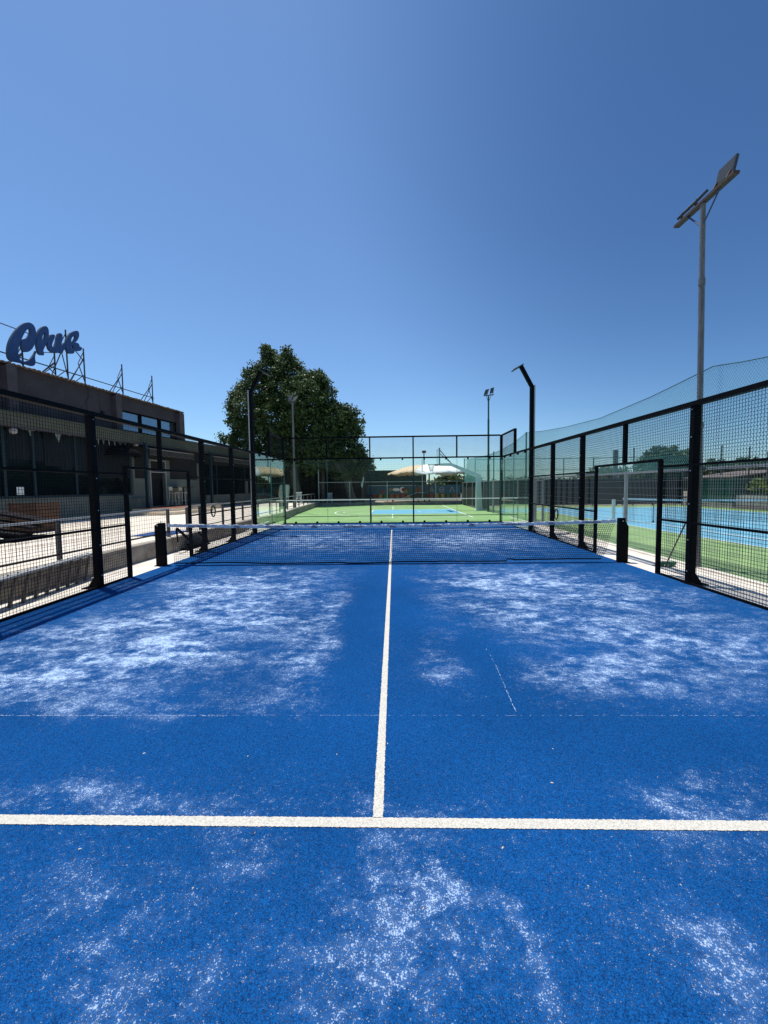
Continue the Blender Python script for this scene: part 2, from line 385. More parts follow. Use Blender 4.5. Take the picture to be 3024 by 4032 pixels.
jag_strip(lm, -5,5,-6.966,-6.906,0,.0135); 
# centre line, a hair off straight like the real one
jag_strip(lm, -lw, lw, -6.904, -3.0, 0, .0135)
lm.add([(-lw,-3,.0135),(lw,-3,.0135),(lw,6.93,.0135),(-lw,6.93,.0135)],[(0,1,2,3)])
lm.add([(-5,6.93,.0135),(5,6.93,.0135),(5,6.985,.0135),(-5,6.985,.0135)],[(0,1,2,3)])
struct('court_lines', lm, LINE)
# thin seams where strips of turf are joined, sand caught in them
sm = MB(); random.seed(3)
def seam(p, q, w, dens):
    p = Vector((*p,0)); q = Vector((*q,0)); d = q-p; n = int(d.length/.022); nn = Vector((-d.y,d.x,0)).normalized()
    for i in range(n):
        if random.random() < dens:
            a = p + d*(i/n); b = p + d*((i+random.uniform(.4,1))/n); j = nn*random.uniform(-.003,.003); ww = nn*w*random.uniform(.3,1)
            sm.add([tuple(v+j+Vector((0,0,.0125))) for v in (a-ww,b-ww,b+ww,a+ww)],[(0,1,2,3)])
seam((-3.2,-5.98),(5,-5.96),.0016,.55); seam((-3.2,-5.985),(-1.15,-5.985),.0028,.75)
seam((.99,-5.94),(1.04,-5.1),.0026,.7); seam((1.04,-5.1),(1.0,-2.4),.0018,.25)
seam((-1.0,-4.5),(-1.0,-1.5),.003,.2)
struct('turf_seams', sm, mat('seam_sand', (.40,.50,.66), .9))

# basketball court behind, tennis court to the right
struct('basketball_court', MB().box(-7.0,6.24,10.351,28.3,-.3,.0), GREEN)
struct('basketball_key', MB().box(-1.37,4.28,16.35,20.95,.0005,.004), BLUE2)
bl = MB(); Z = .008
def ln(mb, p, q, w=.06, z=Z):
    p = Vector((*p,z)); q = Vector((*q,z)); n = Vector((-(q-p).y,(q-p).x,0)).normalized()*w/2
    mb.add([p-n,q-n,q+n,p+n],[(0,1,2,3)])
def arc(mb, c, r, a0, a1, w=.07, n=48, z=Z, ry=None):
    ry = ry or r; vs = []
    for i in range(n+1):
        a = R(a0+(a1-a0)*i/n)
        for k in (-w/2, w/2): vs.append((c[0]+(r+k)*math.cos(a), c[1]+(ry+k)*math.sin(a), z))
    mb.add(vs, [(2*i,2*i+1,2*i+3,2*i+2) for i in range(n)])
ln(bl,(4.31,10.0+2.9),(4.31,26.9),.08); ln(bl,(-1.45,20.98),(4.27,20.98),.07); ln(bl,(-1.45,16.32),(4.27,16.32),.07); ln(bl,(-1.41,16.36),(-1.41,20.94),.07)
arc(bl,(3.1,18.6),6.95,98,262,.08,64,ry=6.1); arc(bl,(-1.46,18.6),1.85,90,270,.06,32)
arc(bl,(3.05,18.6),1.3,90,270,.05,32); ln(bl,(0,12.95),(0,16.2),.05); ln(bl,(0,21.1),(0,25.9),.05)
ln(bl,(-1.5,12.45+.6),(4.2,12.45+.6),.06); ln(bl,(2.2,24.72),(4.27,24.72),.06); ln(bl,(2.2,12.4+.15),(4.27,12.4+.15),.05) if False else None
struct('basketball_lines', bl, WHITE)
struct('tennis_court', MB().box(6.26,22.6,-9,23.9,-.3,.0), GREEN)
struct('tennis_playing_area', MB().box(9.65,20.62,-3.0,20.8,.0005,.004), BLUE2)
tl = MB()
for x in (9.68,11.03,19.25,20.6): ln(tl,(x,-3),(x,20.8),.06)
ln(tl,(9.72,20.77),(20.56,20.77),.07); ln(tl,(11.07,15.3),(19.2,15.3),.05); ln(tl,(11.07,2.5),(19.2,2.5),.05); ln(tl,(15.1,2.55),(15.1,15.25),.05); ln(tl,(9.72,-2.97),(20.56,-2.97),.07)
struct('tennis_lines', tl, WHITE)
km = MB().box(6.10,6.24,-12,12.9,-.001,.03); struct('concrete_kerb', km, CONC)
# terrace on the left, one low wall high
tm = MB()
tz = .38
pts = [(-5.9,-12),(-5.88,0),(-5.78,8),(-5.75,13.2),(-6.15,17),(-6.75,28.4)]
vs = [(x,y,tz) for x,y in pts] + [(-40,-12,tz),(-40,28.4,tz)]
n = len(pts)
fs = [(i,i+1,n+1,n) if False else (i, i+1, n+1) for i in range(n-1)] + [(0,n+1,n)]
tm.add([*vs], [(f[0],f[1],f[2]) for f in fs]); struct('terrace', tm, TERR)
wm_ = MB()
for (a, b) in zip(pts[:-1], pts[1:]):
    wm_.add([(a[0]+.001,a[1],-.1),(b[0]+.001,b[1],-.1),(b[0]+.001,b[1],tz+.012),(a[0]+.001,a[1],tz+.012),(a[0]-.16,a[1],tz+.012),(b[0]-.16,b[1],tz+.012)],[(0,3,2,1)[::-1] and (0,1,2,3),(3,2,5,4)])
w = wm_.build('retaining_wall', CONCWALL, loc=(-5.9,0,0)); tag(w, 'low weathered concrete retaining wall carrying the terrace beside the left strip', 'wall')
struct('playground_floor', MB().box(-40,9,28.52,60,-.1,.20), mat('playground_sand',(.30,.25,.19),.95,(.40,.34,.26),2))
k = MB().box(-6.9,7.2,28.3,28.52,-.1,.26).build('kerb_wall', CONCWALL, loc=(0,28.4,0)); tag(k, 'low grey concrete kerb wall at the far end of the green basketball court', 'wall')

# ================================================================= PADEL COURT ENCLOSURE
def welded(mb, o, ax, L, H, cell=.05, w=.0038, cellz=None):
    """grid of wires, lower left corner o, along unit ax, length L, height H"""
    o = Vector(o); ax = Vector(ax); cz = cellz or cell; z = Vector((0,0,1))
    n = max(1, round(L/cell)); 
    for i in range(n+1):
        p = o + ax*(L*i/n); mb.bar(p, p+z*H, w, w, up=ax, caps=False)
    m = max(1, round(H/cz))
    for i in range(m+1):
        p = o + z*(H*i/m); mb.bar(p, p+ax*L, w, w*1.25, caps=False)
    return mb
def foot(mb, sx, y):
    # post with flared base plate outwards
    x = 5.0
    mb.box(*sorted((sx*x, sx*(x+.11))), y-.05, y+.05, 0, 3.0)
    mb.add([(sx*(x+.11),y-.045,0),(sx*(x+.24),y-.045,0),(sx*(x+.11),y-.045,.20),(sx*(x+.11),y+.045,0),(sx*(x+.24),y+.045,0),(sx*(x+.11),y+.045,.20)],
           [(0,1,2),(3,5,4),(0,3,4,1),(1,4,5,2)])
    mb.box(*sorted((sx*(x-.03),sx*(x+.30))), y-.10,y+.10,-.001,.018)
def side(sx, word):
    root = thing('court_side_fence', (sx*5,0,0), f'black mesh and glass side fence of the blue court, {word}', 'fence', 'side fences of the blue court')
    X = sx*5.0
    for y in (-10,-8,-6,-4,-2,2,4,6):
        mb = MB(); foot(mb, sx, y); p = mb.build('post', BLACK, root)
        bm = MB()
        if -5 < y:
            for z in (.22,.75,1.35,1.9,2.45,2.9): bm.ball((X-sx*.004, y+.0, z), .011, 8)
            bm.each('bolt', BOLT, p)
    for y in (-1.2,1.2):
        MB().box(*sorted((X,X+sx*.06)), y-.035,y+.035,0,2.12).build('door_post', BLACK, root)
    MB().box(*sorted((X,X+sx*.08)), -.035,.035,2.15,2.97).build('door_head_post', BLACK, root)
    MB().box(*sorted((X-sx*.02,X+sx*.09)), -10,6.05,2.955,3.03).build('top_rail', BLACK, root)
    MB().box(*sorted((X-sx*.006,X+sx*.04)), -1.24,1.24,2.10,2.15).build('door_head_rail', BLACK, root)
    for (y0,y1) in ((-9.95,-1.24),(1.24,5.95)):
        MB().box(*sorted((X+sx*.002,X+sx*.045)), y0,y1,1.98,2.015).build('mid_rail', BLACK, root)
        MB().box(*sorted((X+sx*.002,X+sx*.045)), y0,y1,1.015,1.05).build('mid_rail', BLACK, root)
        MB().box(*sorted((X-sx*.003,X+sx*.035)), y0,y1,.011,.045).build('bottom_rail', BLACK, root)
    ys = [(-6,-4),(-4,-2),(-2,-1.2),(1.2,2),(2,4),(4,6)]
    for (a,b) in ys:
        welded(MB(), (X+sx*.012,a,.03),(0,1,0),b-a,2.93).build('mesh_panel', WIRE, root)
    welded(MB(), (X+sx*.012,-1.2,2.15),(0,1,0),2.4,.81).build('mesh_panel', WIRE, root)
    # glass end bays
    for (a,b) in ((6.06,7.99),(8.01,9.98)):
        g = MB().box(*sorted((X,X+sx*.012)), a,b,.03,2.98).build('glass_panel', GLASS, root)
        e = MB(); 
        for y in (a,b): e.box(*sorted((X-sx*.001,X+sx*.013)), y-.003,y+.003,.03,2.98)
        e.each('glass_edge', GLASSEDGE, g)
    MB().box(*sorted((X+sx*.02,X+sx*.10)), 6.05,10.06,2.98,3.04).build('glass_top_rail', BLACK, root)
    MB().box(*sorted((X+sx*.0,X+sx*.10)), 7.93,8.03,3.04,4.0).build('upper_post', BLACK, root)
    MB().box(*sorted((X+sx*.0,X+sx*.07)), 8.03,9.97,3.94,4.0).build('upper_rail', BLACK, root)
    welded(MB(), (X+sx*.03,8.03,3.04),(0,1,0),1.9,.9).build('mesh_panel', WIRE, root)
    MB().box(*sorted((X-sx*.01,X+sx*.04)), 6.05,9.98,.0115,.03).build('glass_sill', BLACK, root)
    for y in (6.6,7.5,8.5,9.4):
        MB().box(*sorted((X-sx*.02,X+sx*.05)), y-.03,y+.03,2.90,2.99).build('glass_clip', BLACK, root)
    for z in (.35,2.2,2.9): MB().box(*sorted((X-sx*.02,X+sx*.05)), 9.84,9.94,z,z+.05).build('glass_clip', BLACK, root)
    return root
side(-1, 'on the terrace side'); side(1, 'on the tennis court side')
bw = thing('court_back_wall', (0,10,0), 'clear glass end wall of the blue court with black frame and wire mesh above', 'glass wall')
for i in range(5):
    a = -5+2*i
    g = MB().box(a+.012,a+1.988,10.0,10.012,.03,2.98).build('glass_panel', GLASSB, bw)
    e = MB(); 
    for x in (a+.012,a+1.988): e.box(x-.003,x+.003,9.999,10.013,.03,2.98)
    e.each('glass_edge', GLASSEDGE, g)
    welded(MB(), (a,10.03,3.05),(1,0,0),2,.9).build('mesh_panel', WIRE, bw)
for x in (-3,3): MB().box(x-.03,x+.03,10.015,10.08,3.05,3.97).build('upper_post', BLACK, bw)
for x in (-1,1): MB().box(x-.03,x+.03,10.015,10.08,0,3.97).build('post', BLACK, bw)
for x in (-5.04,5.04): MB().box(x-.055,x+.055,10.016,10.12,0,4.0).build('corner_post', BLACK, bw)
MB().box(-4.98,4.98,10.015,10.085,3.955,4.02).build('top_rail', BLACK, bw)
MB().box(-4.98,4.98,10.015,10.085,2.985,3.05).build('middle_rail', BLACK, bw)
MB().box(-4.98,4.98,9.985,10.03,.011,.045).build('bottom_rail', BLACK, bw)
for i in range(10):
    x = -4.5+i
    c = MB(); c.tube([(x,9.97,.07),(x,10.03,.07)],.052,12); c.box(x-.05,x+.05,9.975,10.028,.03,.07); c.build('floor_clip', BLACK, bw)
    MB().box(x-.035,x+.035,9.98,10.03,2.91,2.985).build('glass_clip', BLACK, bw)

def flood_post(sx, word):
    r = thing('floodlight_post', (sx*5.1,6,0), f'black bent-arm floodlight post of the blue court, {word}', 'floodlight', 'bent floodlight posts')
    m = MB(); m.box(*sorted((sx*5.0,sx*5.11)),5.93,6.05-.051,0,5.2)
    m.box(*sorted((sx*5.0-.0,sx*5.11)),6.051,6.10,0,5.2)
    m.build('post', BLACK, r)
    MB().box(*sorted((sx*5.112,sx*5.16)),5.95,6.08,.0,5.24).build('post_channel', GALV, r)
    a = MB(); p = Vector((sx*5.05,6.0,5.18)); q = Vector((sx*4.66,6.0,5.90))
    a.bar(p-(q-p)*.04, q, .12, .12, up=(0,1,0)); a.build('arm', BLACK, r)
    d = (q-p).normalized(); t = Vector((d.z*-sx, 0, abs(d.x))) ; t = Vector((-sx*d.z,0,-abs(d.x))).normalized()
    h = MB(); c = q + d*.02; h.bar(c + t*.32, c - t*.06, .34, .035, up=d); h.build('lamp_head', PANEL, r)
    return r
flood_post(-1,'in front of the tree'); flood_post(1,'against the open sky')

# ------- the net
net = thing('court_net', (0,0,0), 'long black net with white top band stretched across the blue court', 'net')
tzl = lambda x: .80 + .0028*x*x*1.0  # lower edge of the band
def netbot(x):
    if x > 2.55: return .075 + .008*math.sin(x*2.0) + (.02 if x < 2.7 else 0)
    return .045 + .010*math.sin(x*1.3+.7) + .006*math.sin(x*3.1) - (.012 if -1<x<1 else 0)
nm = MB(); XL, XR = -4.93, 4.88; cell = .046
def nety(x, z):  # slight billow
    return .02*math.sin(x*.9)*(.85-z) + .012*math.sin(x*5+z*3)*(.9-z)
def endx(t):  # t 0 bottom..1 top ; net hangs slack at the ends, pulled in at the bottom
    return XL + .10*math.sin(t*math.pi)*-.0 + (1-t)**1.6*.10 + .06*math.sin(t*3.1), XR - (1-t)*.30 + .02*math.sin(t*6)
rows = 17
for r_ in range(rows+1):
    t = r_/rows; x0, x1 = endx(t); pts_ = []
    for i in range(0, 161):
        x = x0 + (x1-x0)*i/160; b = netbot(x); z = b + (tzl(x)-b)*t; pts_.append((x, nety(x,z), z))
    nm.tube(pts_, .0036, 4, caps=False)
cols = 212
for c in range(cols+1):
    pts_ = []
    for r_ in range(0, 9):
        t = r_/8; x0, x1 = endx(t); x = x0 + (x1-x0)*c/cols; b = netbot(x); z = b + (tzl(x)-b)*t; pts_.append((x, nety(x,z)+.001, z))
    nm.tube(pts_, .0036, 4, caps=False)
nm.build('netting', NETCORD, net)
bt = MB(); x0, x1 = endx(0)
pts_ = [(x0+(2.55-x0)*i/80, nety(x0+(2.55-x0)*i/80,.05), netbot(x0+(2.55-x0)*i/80)) for i in range(81)]
for a,b in zip(pts_[:-1],pts_[1:]): bt.bar(a,b,.012,.027,caps=False)
pts_ = [(2.56+(x1-2.56)*i/40, nety(2.56,.05)-.01, netbot(2.56+(x1-2.56)*i/40)+.0) for i in range(41)]
for a,b in zip(pts_[:-1],pts_[1:]): bt.bar(a,b,.012,.027,caps=False)
bt.build('bottom_band', NETCORD, net)
# white band, wrinkled
TAPE = mat('white_vinyl_band', (.42,.46,.54), .6, (.62,.65,.70), 9, bump=.6, bscale=22, stretch=(1,1,2.5))
bd = MB(); nx = 620; nz = 6; vs = []; random.seed(11)
ph = [random.uniform(0,6) for _ in range(8)]
wob = lambda x: .0035*math.sin(9*x+ph[0]) + .003*math.sin(23*x+ph[1]) + .002*math.sin(51*x+ph[2]) + .0014*math.sin(97*x+ph[5])
for side_ in (-1,1):
    for i in range(nx+1):
        x = XL+.0 + (XR-XL)*i/nx
        for j in range(nz+1):
            t = j/nz; z = tzl(x)-.003 + .070*t + (wob(x)*1.1 if j == nz else wob(x+.3)*.3)
            cr = .004*math.sin(31*x+9*t+ph[3])*t + .004*math.sin(73*x-7*t+ph[4])*t*t
            vs.append((x, side_*(.011*(1-.7*t) ) + cr + nety(x,z), z))
fs = []
S = (nx+1)*(nz+1)
for s_ in (0,1):
    for i in range(nx):
        for j in range(nz):
            a = s_*S + i*(nz+1)+j; q = (a, a+nz+1, a+nz+2, a+1); fs.append(q if s_ == 0 else q[::-1])
for i in range(nx):
    a = i*(nz+1)+nz; fs.append((a, a+nz+1, a+nz+1+S, a+S))
bd.add(vs, fs); band = bd.build('band', TAPE, net, smooth=True)
# printing on the band: web address alternating with a two-line logo
PRN = mat('dark_blue_print', (.012,.03,.10), .6)
for k in range(12):
    pr = MB()
    x = -4.25 + k*.86
    if x > 4.7: break
    z = tzl(x)+.030
    fr_ = lambda a, b, d, x=x, z=z: (x+a, -.0185+nety(x,z)-.001-d, z+b)
    if k % 2 == 0: text_mb(pr, 'www.padel-global.com', .046, fr_)
    else:
        text_mb(pr, 'PADEL', .042, lambda a,b,d,x=x,z=z: (x+a*.9, -.0185+nety(x,z)-d, z+.016+b*.75))
        text_mb(pr, 'GLOBAL', .042, lambda a,b,d,x=x,z=z: (x+.02+a*.9, -.0185+nety(x,z)-d, z-.012+b*.75))
    pr.build('printed_text', PRN, band)

for sx, x in ((-1,-5.10),(1,5.03)):
    p = MB()
    if sx < 0:
        prof = [(-.1,0),(.1,0),(.1,.955),(-.02,.955),(-.1,.90)]
    else:
        prof = [(-.1,0),(.1,0),(.1,.78),(.03,.90),(.03,.965),(-.1,.965)]
    p.poly([[(a,b) for a,b in prof]], lambda a,b,d,x=x: (x+a, -.05+d, b), .1)
    p.box(x-.13,x+.13,-.09,.09,-.001,.012)
    po = p.build('net_post', BLACK, net)
    q = MB(); q.tube([(x-.03,-.055,.90),(x-.03,-.07,.90)],.010,8); q.tube([(x+.02,0,.955),(x+.02,0,1.0)],.008,8); q.each('bolt', BOLT, po)
cb = MB(); cb.tube([(-5.02,0,.90),(-4.9,0,.895)],.004,6); cb.tube([(4.86,0,.885),(4.95,0,.90)],.004,6); cb.each('cable', DARKSTEEL, net)
print('court ok')

# ================================================================= LEFT: CLUB BUILDING
A0 = Vector((-14.65,7,0)); U_ = Vector((.1142,.9935,0)); NN = Vector((.9935,-.1142,0))
def F(s, z, off=0.0): return A0 + U_*s + NN*off + Vector((0,0,z))
def fbox(mb, s0, s1, o0, o1, z0, z1):
    p = [F(s0,z0,o0),F(s0,z0,o1),F(s1,z0,o1),F(s1,z0,o0),F(s0,z1,o0),F(s0,z1,o1),F(s1,z1,o1),F(s1,z1,o0)]
    return mb.add(p,[(0,3,2,1),(4,5,6,7),(0,1,5,4),(1,2,6,5),(2,3,7,6),(3,0,4,7)])
def wallgrid(mb, s0, s1, z0, z1, holes, o0, o1):
    """wall slab o0..o1 with rectangular openings"""
    ss = sorted({s0,s1,*[h[0] for h in holes],*[h[1] for h in holes]}); zs = sorted({z0,z1,*[h[2] for h in holes],*[h[3] for h in holes]})
    for a,b in zip(ss[:-1],ss[1:]):
        for c,d in zip(zs[:-1],zs[1:]):
            if any(h[0]<=a and b<=h[1] and h[2]<=c and d<=h[3] for h in holes): continue
            fbox(mb,a,b,o0,o1,c,d)
club = thing('club_building', tuple(F(0,.38)), 'long dark two-storey clubhouse with wide lower glazing and tiled parapet at the left', 'building')
m = MB(); wallgrid(m,-14,10.0,4.66,6.56,[(5.35,9.85,4.80,5.87)],-.3,0)
fbox(m,9.7,10.0,-9,-.3,4.66,6.56); fbox(m,-14,9.7,-9,-8.7,4.66,6.56)
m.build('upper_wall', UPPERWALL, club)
for a,b in ((-.55,-.17),(4.68,5.06),(9.72,10.2)):
    m = MB(); fbox(m,a,b,.002,.26,4.66,6.46)
    top = [F(a+.02+(b-a-.04)*i/8, 6.46+.09*math.sin(math.pi*i/8), 0) for i in range(9)]
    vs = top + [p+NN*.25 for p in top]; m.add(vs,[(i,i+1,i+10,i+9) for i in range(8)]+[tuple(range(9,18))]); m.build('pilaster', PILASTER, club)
for a,b in ((5.37,6.62),(6.80,8.18),(8.39,9.83)):
    f = MB(); fbox(f,a-.06,b+.06,-.16,-.04,4.80,4.86); fbox(f,a-.06,b+.06,-.16,-.04,5.80,5.87); fbox(f,a-.06,a,-.16,-.04,4.86,5.80); fbox(f,b,b+.06,-.16,-.04,4.86,5.80)
    fo = f.build('window', BLACK, club); g = MB(); fbox(g,a,b,-.12,-.10,4.86,5.80); g.build('pane', SKYGLASS, fo)
# coping tiles, each a half barrel
t = MB()
for i in range(150):
    s = -13.9 + i*.20
    if s > 10.15: break
    j = random.uniform(-.012,.012); n = 6; vs = []
    for q in range(n+1):
        a = math.pi*q/n
        for o, dz in ((-.38,.03),(.20,-.05)): vs.append(F(s+.098-.098*math.cos(a), 6.59+dz+.085*math.sin(a)+j, o))
    t.add(vs,[(2*q,2*q+1,2*q+3,2*q+2) for q in range(n)])
    vs = [F(s+.098-.098*math.cos(math.pi*q/n), 6.54+.085*math.sin(math.pi*q/n)+j, .20) for q in range(n+1)]; t.add(vs,[tuple(range(n+1))])
fbox(t,-13.9,10.15,-.36,.165,6.562,6.585)
t.build('coping_tiles', TILE, club)
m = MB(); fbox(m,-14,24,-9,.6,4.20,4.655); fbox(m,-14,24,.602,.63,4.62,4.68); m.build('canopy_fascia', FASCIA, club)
m = MB(); fbox(m,-14,24,.4,.58,4.10,4.199); m.build('canopy_shutter_box', DARKSTEEL, club)
# glazing
MU = [-5.4,-3.1,-.65,2.46,5.74]
for a,b in zip(MU[:-1],MU[1:]):
    g = MB(); fbox(g,a+.05,b-.05,-.08,-.06,1.50,4.19); g.build('glass_pane', DGLASS, club)
for a in MU+[3.25,.5]:
    m = MB(); fbox(m,a-.055,a+.055,-.12,0,1.50,4.199); m.build('mullion', FRAMEBLUE, club)
m = MB(); fbox(m,-5.4,5.74,-.12,.06,1.40,1.499); m.build('window_sill', FRAMEBLUE, club)
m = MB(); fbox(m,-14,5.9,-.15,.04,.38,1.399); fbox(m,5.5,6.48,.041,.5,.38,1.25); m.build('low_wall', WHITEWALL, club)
# curtains strips behind the panes; navy tint stands in for reflected sky
cmat = mat('sky_tinted_curtain', (.0015,.004,.008), .5, (.003,.008,.013), 9, stretch=(3,3,.2), spec=.25)
for (a,b,z0) in ((-.45,.85,2.95),(1.0,2.40,2.75),(2.55,3.15,2.4),(3.35,5.65,2.3)):
    m = MB(); n = int((b-a)/.06)
    vs = []
    for i in range(n+1):
        s = a+(b-a)*i/n; o = -.045+.012*math.sin(i*2.2)
        vs += [F(s,z0,o),F(s,4.18,o)]
    m.add(vs,[(2*i,2*i+2,2*i+3,2*i+1) for i in range(n)]); m.build('roller_blind', cmat, club)
# entrance part, recessed walls and door
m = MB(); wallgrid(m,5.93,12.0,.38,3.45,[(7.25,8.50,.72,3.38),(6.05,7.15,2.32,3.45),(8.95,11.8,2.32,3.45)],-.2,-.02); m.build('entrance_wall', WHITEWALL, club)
m = MB(); fbox(m,7.0,10.5,-.45,-.30,.42,3.38); fbox(m,5.9,12.0,-.25,-.205,2.3,3.45); m.build('dark_doorway', DARKIN, club)  # near-black slabs stand in for the unlit room behind
m = MB(); 
for a in (7.19,8.50): fbox(m,a,a+.06,-.019,.03,.72,3.40)
fbox(m,7.25,8.50,-.019,.03,3.34,3.40); fbox(m,7.25,8.50,-.019,.03,2.68,2.73); m.build('door_frame', GALV, club)
m = MB(); fbox(m,6.05,7.15,-.10,-.08,2.34,3.45); fbox(m,8.95,11.8,-.10,-.08,2.34,3.45); m.each('transom_glass', DARKIN, club)
m = MB(); fbox(m,5.9,24,-.15,-.0,3.452,4.199); m.build('head_wall', DARKIN, club)
# farther bays under the same canopy
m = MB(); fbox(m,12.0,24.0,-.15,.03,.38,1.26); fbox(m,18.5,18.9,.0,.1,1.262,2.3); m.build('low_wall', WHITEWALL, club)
for a,b in ((12.05,14.2),(14.3,16.4),(16.5,18.6),(18.7,21.1),(21.2,24)):
    g = MB(); fbox(g,a,b,-.10,-.08,1.27,3.45); g.build('glass_pane', DGLASS, club)
    g = MB(); fbox(g,b,b+.1,-.14,.0,1.27,3.45); g.build('mullion', FRAMEBLUE, club)
m = MB(); fbox(m,5.95,5.99,.8,.85,.4,4.19); m.build('downpipe', GALV, club)
m = MB(); fbox(m,5.80,5.92,.75,.9,.4,4.19); fbox(m,12.0,12.16,.75,.9,.4,4.19); m.each('canopy_column', FRAMEBLUE, club)
m = MB(); fbox(m,10,24,-9,-.16,4.66,4.9); m.build('flat_roof', FADEBROWN, club)
# louvred dark penthouse seen over the far end
# cables and small box on the upper wall
m = MB(); m.tube([F(3.3,6.5,.02),F(3.32,6.1,.03),F(3.15,5.85,.02),F(3.2,5.5,.02),F(3.18,5.2,.02)],.010,5); m.tube([F(3.85,6.4,.02),F(3.95,5.9,.03),F(4.0,5.5,.02),F(3.98,5.2,.02)],.009,5)
m.tube([F(2.9,5.6,.02),F(2.95,5.2,.03),F(2.93,4.7,.02)],.012,5); m.each('wall_cable', RUBBER, club)
m = MB(); fbox(m,3.98,4.10,.0,.1,5.42,5.56); m.build('junction_box', GREYP, club)
# notices behind the glass
m = MB(); fbox(m,-.22,.06,-.05,-.045,1.55,1.86); m.build('paper_notice', WHITEP, club)
# awnings
def awning(s0, s1, zt, zf, label):
    a = thing('awning', tuple(F((s0+s1)/2, zf, .6)), label, 'awning', 'awnings under the clubhouse canopy')
    m = MB(); m.add([F(s0,zt,.0),F(s1,zt,.0),F(s1,zf,1.0),F(s0,zf,1.0)],[(0,1,2,3)]); m.add([F(s0,zt-.01,.0),F(s1,zt-.01,.0),F(s1,zf-.01,1.0),F(s0,zf-.01,1.0)],[(3,2,1,0)])
    m.build('canvas', AWN, a)
    v = MB(); n = int((s1-s0)/.04); vs = []
    for i in range(n+1):
        s = s0+(s1-s0)*i/n; ph_ = (s*2.6)%1; vs += [F(s,zf-.012,1.003+.01*math.sin(s*9)),F(s,zf-.26-.07*math.sin(ph_*math.pi),1.003+.012*math.sin(s*9))]
    v.add(vs,[(2*i,2*i+2,2*i+3,2*i+1) for i in range(n)]); v.build('valance', AWN, a)
    e = MB(); e.tube([F(s0,zf,1.01),F(s1,zf,1.01)],.014,6)
    pt = [F(s0+(s1-s0)*i/n,zf-.26-.07*math.sin(((s0+(s1-s0)*i/n)*2.6%1)*math.pi),1.02) for i in range(n+1)]; e.tube(pt,.008,4); e.build('piping', AWNEDGE, a)
awning(5.95,9.9,4.15,3.88,'dark canvas awning with scalloped edge over the clubhouse doorway')
awning(12.2,18.2,4.15,3.92,'grey scalloped awning over the far clubhouse windows')
# dome shaped dark canopy left of door
m = MB(); n = 14; vs = []
for i in range(n+1):
    a = math.pi*i/n
    for j in range(7):
        b = math.pi/2*j/6; vs.append(F(5.0-.95*math.cos(a)*math.cos(b)*1.0, 3.42+.60*math.sin(b), .05+1.0*math.sin(a)*math.cos(b)))
m.add(vs,[(i*7+j,(i+1)*7+j,(i+1)*7+j+1,i*7+j+1) for i in range(n) for j in range(6)])
o = m.build('dome_awning', mat('black_awning_canvas',(.004,.004,.005),.9, spec=.1), loc=tuple(F(5,3.4,.1))); tag(o,'rounded black shell awning on the clubhouse front left of the door','awning')
for s, z, lab in ((-.62,3.98,'white globe lamp hanging under the canopy nearest the left edge'),(5.65,4.10,'small white globe lamp hanging beside the black shell awning')):
    r = thing('globe_lamp', tuple(F(s,z,.45)), lab, 'lamp', 'globe lamps under the canopy')
    MB().ball(F(s,z,.45),.135,16).build('globe', LAMPG, r, smooth=True); MB().tube([F(s,z+.12,.45),F(s,4.2,.45)],.02,8).build('stem', BLACK, r)
bn = thing('bunting', tuple(F(3.5,4.1,.3)), 'string of small pale triangular pennants under the clubhouse canopy', 'bunting')
MB().tube([F(-.3+6*i/20,4.13-.03*math.sin(i*1.2),.3) for i in range(21)],.004,4).build('string', WHITEP, bn)
for s in (.15,1.35,3.4,3.72,4.05,4.4,4.75,5.1):
    wv_ = .30 if s in (1.35,) else .13; h = .36 if s==1.35 else .26
    m = MB(); m.poly([[(s-wv_/2,4.11),(s+wv_/2,4.11),(s+.02,4.11-h)]], lambda a,b,d: F(a,b,.30+d), .004); m.build('pennant', mat('pennant_cloth',(.16,.20,.20),.8) if s==.15 else bpy.data.materials['pennant_cloth'], bn)
# rooftop sign
Q = lambda pts: pts
def toF(x, y):   # outline digitised on the facade plane (units of a tracing grid) -> s, z
    return SMAP(x, y)
CAMP = M.translation; f_ = 1603.99
def SMAP(x, y, off=-.6):
    X = x/2.183; Y = 1200+y/2.183
    d = FW + RI*((X-1512)/f_) - UP*((Y-2016)/f_)
    t_ = ((A0+NN*off-CAMP).dot(NN))/d.dot(NN); P_ = CAMP + d*t_
    return ((P_-A0).dot(U_), P_.z)
C_ = [(240,150),(205,160),(165,190),(125,235),(92,290),(72,345),(66,400),(70,450),(90,478),(130,490),(180,500),(225,512),(262,522),(285,529),(303,513),(308,490),(302,462),(303,432),(318,405),(312,392),(300,420),(275,458),(245,482),(210,490),(180,478),(163,450),(157,405),(166,350),(185,300),(205,255),(228,218),(248,203),(262,213),(262,240),(250,268),(232,290),(200,296),(185,318),(184,352),(192,388),(215,407),(245,406),(275,385),(298,345),(311,300),(314,250),(306,205),(290,173),(265,155)]
l_ = [[(385,180),(410,190),(422,225),(420,275),(405,325),(380,375),(372,395),(385,437),(340,430),(328,400),(315,355),(317,300),(325,245),(345,205)],[(380,240),(390,238),(392,260),(380,300),(368,320),(362,300),(368,265)]]
u_ = [[(440,255),(465,255),(475,265),(470,290),(455,320),(447,350),(455,370),(470,360),(485,320),(492,270),(505,243),(528,245),(540,262),(538,300),(528,340),(530,355),(548,330),(562,322),(564,345),(562,380),(545,395),(540,418),(515,415),(500,405),(480,412),(450,410),(425,390),(410,355),(408,310),(424,275)]]
